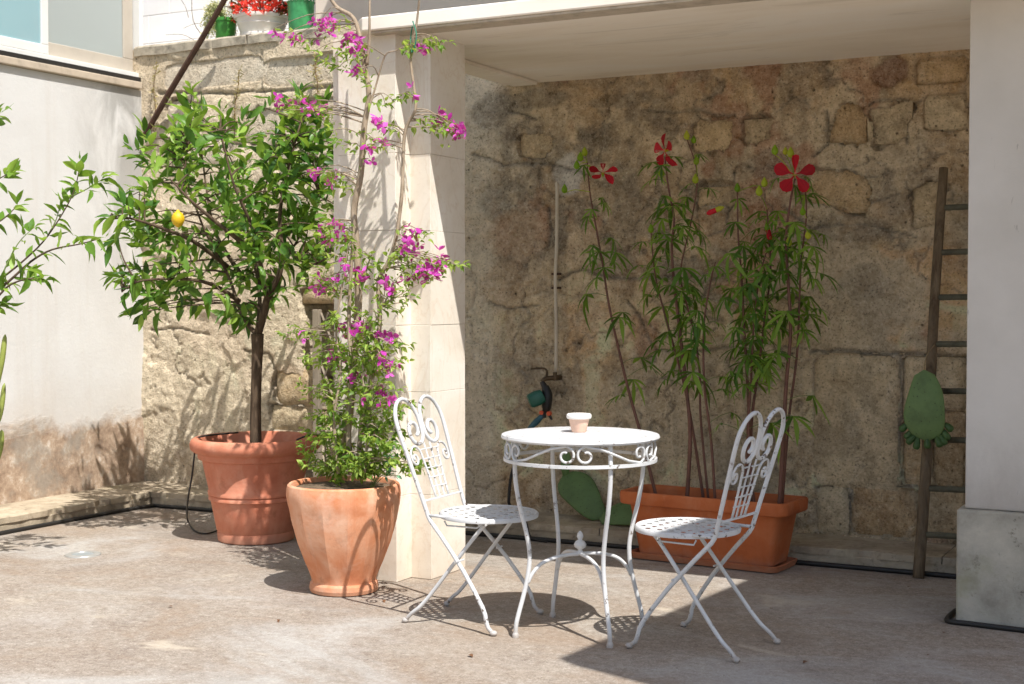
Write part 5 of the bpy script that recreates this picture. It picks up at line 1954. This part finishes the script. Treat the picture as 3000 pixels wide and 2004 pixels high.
# ------------------------------------------------------------------ water pipe, tap and timer on the wall
yp = WYB - 0.055
pi_ = root('water_pipe', wy(1275, 855, yp), 'thin cream water pipe running down the stone wall above the tap', 'pipe')
MB().tube([wy(1277, 420, yp + 0.03), wy(1277, 450, yp), wy(1276, 560, yp), wy(1273, 640, yp), wy(1275, 760, yp), wy(1274, 852, yp)], .0095, 8, 4).build('tube', 'pipe', pi_, smooth=True)
for yy in (628, 660):
    q = wy(1274, yy, yp + 0.012)
    MB().box(q.x - .02, q.x + .02, yp - .002, yp + .04, q.z - .006, q.z + .006).build('clip', 'iron', pi_)
tq = wy(1272, 866, yp - 0.01)
tp = root('garden_tap', tq, 'old brass wall tap with a lever handle under the cream pipe', 'tap')
b = MB()
b.tube([tq + Vector((0, .06, 0)), tq + Vector((0, -.012, 0))], .016, 10)
b.tube([tq + Vector((.0, 0, .03)), tq + Vector((0, 0, -.01))], .012, 10)
b.tube([tq, tq + Vector((-.04, -.035, -.004)), tq + Vector((-.055, -.045, -.022))], [.013, .013, .011], 10, 3)
b.build('valve_body', 'brass', tp, smooth=True, angle=50)
hv = tq + Vector((-.035, -.03, .01))
b = MB().tube([hv, hv + Vector((0, 0, .03)), hv + Vector((-.02, -.01, .042)), hv + Vector((-.085, -.02, .038))], [.008, .006, .005, .006], 8, 3)
b.build('lever', 'brass', tp, smooth=True)
tq2 = wy(1248, 912, yp - 0.055)
tm = root('watering_timer', tq2, 'green and black watering timer with orange valves hanging from the brass tap', 'timer')
b = MB()
b.tube([tq + Vector((-.055, -.045, -.02)), wy(1249, 888, yp - 0.055)], [.013, .017], 12)
b.tube([wy(1250, 885, yp - .05), wy(1254, 905, yp - .05), wy(1252, 935, yp - .05), wy(1246, 942, yp - .05)], [.018, .030, .026, .012], 12, 3)
b.tube([wy(1246, 940, yp - .055), wy(1247, 958, yp - .055)], .012, 10)
b.build('valve_case', 'timer_black', tm, smooth=True, angle=50)
dc_ = wy(1232, 912, yp - 0.09)
ax = Vector((-.75, -.55, -.42)).normalized()
loft_ = []
s1 = ax.cross(UP).normalized()
s2 = s1.cross(ax)
for t, r in ((-.035, .020), (-.03, .030), (.0, .036), (.04, .034), (.05, .028)):
    loft_.append([tuple(dc_ + ax * t + s1 * (r * math.copysign(abs(math.cos(a)) ** .6, math.cos(a))) + s2 * (r * 1.15 * math.copysign(abs(math.sin(a)) ** .6, math.sin(a)))) for a in [2 * PI * k / 20 for k in range(20)]])
loft(loft_).build('dial_housing', 'timer_green', tm, smooth=True, angle=50)
v1, v2 = wy(1240, 946, yp - .075), wy(1257, 948, yp - .075)
for q in (v1, v2):
    MB().tube([q + Vector((0, .02, 0)), q], .012, 12).build('valve_knob', 'orange', tm)
MB().tube([wy(1246, 950, yp - .05), wy(1238, 958, yp - .06), wy(1228, 968, yp - .065), wy(1212, 984, yp - .07)], [.012, .015, .018, .012], 10, 3).build('hose_connector', 'hose_blue', tm, smooth=True)
MB().tube([wy(1258, 950, yp - .05), wy(1265, 962, yp - .05)], [.009, .006], 8).build('outlet', 'timer_black', tm)
hz = MB().tube([wy(1212, 984, yp - .07), wy(1196, 1010, yp - .06), wy(1180, 1060, yp - .05), wy(1170, 1100, yp - .05), wy(1166, 1150, yp - .06), Vector((wy(1166, 1190, yp - .06).x, WYB - .1, kz + .012)), Vector((wy(1166, 1190, yp).x + .01, KY - .02, .06)), Vector((wy(1166, 1190, yp).x + .06, KY - .035, .014))], .0085, 7, 5)
tag(hz.build('supply_hose', 'black', None, smooth=True), 'black supply hose hanging from the tap timer down over the kerb', 'hose')
cbx = wy(1200, 1200, WYB - .1)
cab = MB().tube([Vector((cbx.x, WYB - .16, kz + .008)), Vector((cbx.x + .10, KY + .1, kz + .007)), Vector((cbx.x + .16, KY - .005, kz + .002)), Vector((cbx.x + .2, KY - .03, .02)), Vector((cbx.x + .3, KY - .05, .008))], .005, 6, 5)
tag(cab.build('thin_cable', 'black', None, smooth=True), 'thin black cable bending over the back kerb behind the left chair', 'cable')

# irrigation hose along the kerbs
hs = MB().tube([(KX + .015, 1.2, .012), (KX + .02, 3.5, .012), (KX + .016, 5.0, .012), (KX + .02, 6.0, .012), (KX + .05, KY - .08, .012), (KX + .16, KY - .03, .012), (-5.0, KY - .018, .012), (-4.0, KY - .022, .012), (-3.0, KY - .018, .012), (-2.0, KY - .02, .012), (-1.3, KY - .018, .012), (-.8, KY - .03, .012)], .0115, 8, 8)
tag(hs.build('irrigation_hose', 'black', None, smooth=True), 'black irrigation hose running along the foot of the kerbs', 'hose')
hs = MB().tube([(rx0 - .03, ry0 + .18, .010), (rx0 - .035, ry0 + .04, .010), (rx0 - .02, ry0 - .022, .010), (rx0 + .06, ry0 - .03, .010), (rx0 + .25, ry0 - .045, .010), (rx0 + .7, ry0 - .07, .010)], .0105, 8, 6)
tag(hs.build('plinth_hose', 'black', None, smooth=True), 'short black hose lying round the foot of the right plinth', 'hose')
pc = [POT1 + Vector((-.21, .12, .54)), dep(452, 1003, D1 - .02), dep(447, 1030, D1), dep(440, 1090, D1 + .02), dep(430, 1150, D1 + .02)]
pc += [fl(430, 1192, .012), fl(446, 1216, .008), fl(470, 1223, .007), fl(496, 1217, .007), fl(520, 1208, .007)]
cl = MB().tube(pc, .0048, 6, 6)
tag(cl.build('drip_cable', 'black', None, smooth=True), 'thin black drip line looping from the large pot rim to the floor', 'cable')
dl = MB().tube([dep(738, 1003, D1 + .05), dep(722, 996, D1 - .05), dep(700, 1000, D1 - .08), dep(680, 1008, D1 - .05)], .0045, 6, 4)
tag(dl.build('drip_tube', 'black', None, smooth=True), 'short black drip tube over the right rim of the large pot', 'tube')

# recessed ground light
lp_ = fl(190, 1272)
gl = root('ground_light', lp_, 'round recessed ground light with a pale metal ring in the floor', 'light')
MB().lathe([(.052, .004), (.054, .007), (.084, .006), (.088, .001), (.088, -.01)], lp_, 40, cap0=False).build('ring', 'ring', gl, smooth=True, angle=40)
MB().lathe([(.001, .0045), (.0525, .004)], lp_, 40, cap0=False).build('lens', 'lens', gl)

# ------------------------------------------------------------------ pots on top of the stone wall
zt = WTOP + 0.0145


def terrace_pt(x, y=7.0):
    p = wy(x, 80, y)
    return Vector((p.x, y, zt))


a = terrace_pt(600, 7.04)
wp = root('white_planter', a, 'round white planter full of red begonias on top of the stone wall', 'planter')
MB().lathe([(.125, 0), (.135, .004), (.136, .018), (.128, .022), (.146, .075), (.150, .078), (.150, .084), (.147, .087), (.155, .112), (.168, .114), (.171, .122), (.171, .134), (.163, .136), (.155, .125), (.001, .122)], a, 40).build('pot_body', 'white_pot', wp, smooth=True, angle=40)
be = root('begonia', a + Vector((0, 0, .12)), 'dense red begonia blooms in the white planter', 'plant')
L_, Fl_ = [], []
tw = MB()
for i in range(260):
    aa, r = random.uniform(0, 6.28), .2 * math.sqrt(random.random())
    p = a + Vector((r * math.cos(aa), r * math.sin(aa), .13 + random.uniform(0, .17) * (1 - (r / .24) ** 2) + .02))
    if r > .16:
        p.z -= random.uniform(0, .05)
    out = Vector((math.cos(aa), math.sin(aa), .5))
    if i % 5 == 0:
        tw.tube([a + Vector((r * .3 * math.cos(aa), r * .3 * math.sin(aa), .12)), p], .003, 4)
    if random.random() < .5:
        L_.append((frame(p, (out + rv(.5)).normalized(), (UP + rv(.4)).normalized(), random.uniform(.03, .045)), BOUG_T, 'begonia_leaf'))
    else:
        for _ in range(2):
            Fl_.append((frame(p + rv(.006) + Vector((0, -.01, .008)), (rv(1)).normalized(), (UP * .5 + (CAMP - p).normalized() + rv(.5)).normalized(), random.uniform(.016, .024)), BRACT_T, 'begonia'))
tw.build('stems', 'stem_red', be)['kind'] = 'stuff'
scatter(L_, be, 'leaf', 'leaf_mass')
scatter(Fl_, be, 'flower', 'flower_mass')

a = terrace_pt(690, 6.98)
gp = root('glazed_green_pot', a, 'green glazed pot with a scalloped rim beside the white planter', 'pot')
MB().lathe([(.070, 0), (.073, .004), (.077, .08), (.080, .165), (.081, .172), (.083, .175), (.083, .205), (.079, .207), (.074, .20), (.07, .1), (.001, .1)], a, 40, lambda t, z, j: 1 + (.02 * math.cos(t * 20) if z > .17 else 0)).build('pot_body', 'green_pot', gp, smooth=True, angle=40)
for k in range(20):
    t = 2 * PI * k / 20
    MB().ball(a + Vector((.0845 * math.cos(t), .0845 * math.sin(t), .182)), .006, n=6, m=5).build('rim_bead', 'white_pot', gp)

a = terrace_pt(517, 7.0)
sp2 = root('small_green_pot', a, 'small green plastic pot half hidden by its trailing plant on the wall', 'pot')
MB().lathe([(.055, 0), (.058, .003), (.068, .115), (.074, .117), (.076, .135), (.071, .137), (.066, .12), (.001, .115)], a, 28).build('pot_body', 'green_plastic', sp2, smooth=True, angle=40)
tr = root('trailing_plant', a + Vector((0, 0, .12)), 'pale variegated trailing plant spilling from the small green pot', 'plant')
L_ = []
tw = MB()
for i in range(110):
    aa = random.uniform(2.2, 4.6) if i % 4 else random.uniform(0, 6.28)
    r = random.uniform(.08, .2)
    t0 = a + Vector((0, 0, .12))
    p1_ = t0 + Vector((r * .5 * math.cos(aa), r * .3 * math.sin(aa), random.uniform(.03, .13)))
    p2_ = t0 + Vector((r * math.cos(aa), r * .4 * math.sin(aa), random.uniform(-.1, .12)))
    tw.tube([t0, p1_, p2_], .0014, 4, 3)
    for q in range(9):
        s_ = p1_.lerp(p2_, q / 8)
        L_.append((frame(s_ + rv(.008), rv(1).normalized(), (UP + rv(.5)).normalized(), random.uniform(.014, .024)), BOUG_T, 'variegated'))
tw.build('stems', 'stem_green', tr)['kind'] = 'stuff'
scatter(L_, tr, 'leaf', 'leaf_mass')
# bare twigs against the white wall
bt = root('bare_shrub', terrace_pt(470, 7.2), 'bare dark twigs against the whitewashed wall', 'plant')
for (p_, q_, r_) in [((480, 100), (440, -30), .003), ((500, 90), (492, 20), .004), ((492, 40), (520, -20), .004), ((470, 60), (420, 65), .002), ((450, 95), (380, 80), .002), ((432, 40), (400, -20), .002)]:
    A_, B_ = wy(p_[0], p_[1], 7.15), wy(q_[0], q_[1], 7.2)
    MB().tube([A_, A_.lerp(B_, .5) + rv(.02), B_], [r_, r_ * .8, r_ * .5], 5, 4).build('twig', 'bark', bt)

# weeds growing out of the wall
for (pts_, lab) in [([(540, 300), (538, 250), (545, 205), (548, 160)], 'thin dry weed standing on the stone wall above the lemon tree'),
                    ([(725, 235), (728, 190), (722, 160), (726, 130)], 'brown dry tendril on the stone wall left of the pillar'),
                    ([(352, 300), (356, 250), (352, 200), (360, 150)], 'dry climbing stems in the corner beside the window')]:
    pts = [wy(x, y, WYB - .05) for x, y in pts_]
    wd = root('wall_weed', pts[0], lab, 'weed', 'weeds on the stone wall')
    MB().tube(pts, .0025, 5, 5).build('stem', 'dryleaf', wd)
    sm, _ = catmull(pts, [1] * len(pts), 12)
    L_ = []
    for q in sm:
        for _ in range(3):
            L_.append((frame(q + rv(.008), (rv(1) + UP * .4).normalized(), rv(1).normalized(), random.uniform(.015, .04)), NARROW_T, 'weed'))
    scatter(L_, wd, 'leaf', 'leaf_mass')

# fallen leaves on the floor
DL = tpl_mesh('dry_leaf', BOUG_T, 'dryleaf')
for i, (x, y) in enumerate([(1850, 1515), (1845, 1592), (2050, 1330), (2130, 1500), (1940, 1340), (395, 1390), (1765, 1395), (2160, 1450), (1075, 1500), (880, 1375), (640, 1420), (1610, 1345), (2080, 1345), (1540, 1300)]):
    p = fl(x, y, .006)
    o = link('dry_leaf', DL, None, None)
    o.matrix_basis = frame(p, Vector((random.uniform(-1, 1), random.uniform(-1, 1), .1)), UP, random.uniform(.014, .028))
    tag(o, 'tiny brown dry leaf fallen on the concrete floor', 'leaf', 'dry leaves on the floor')
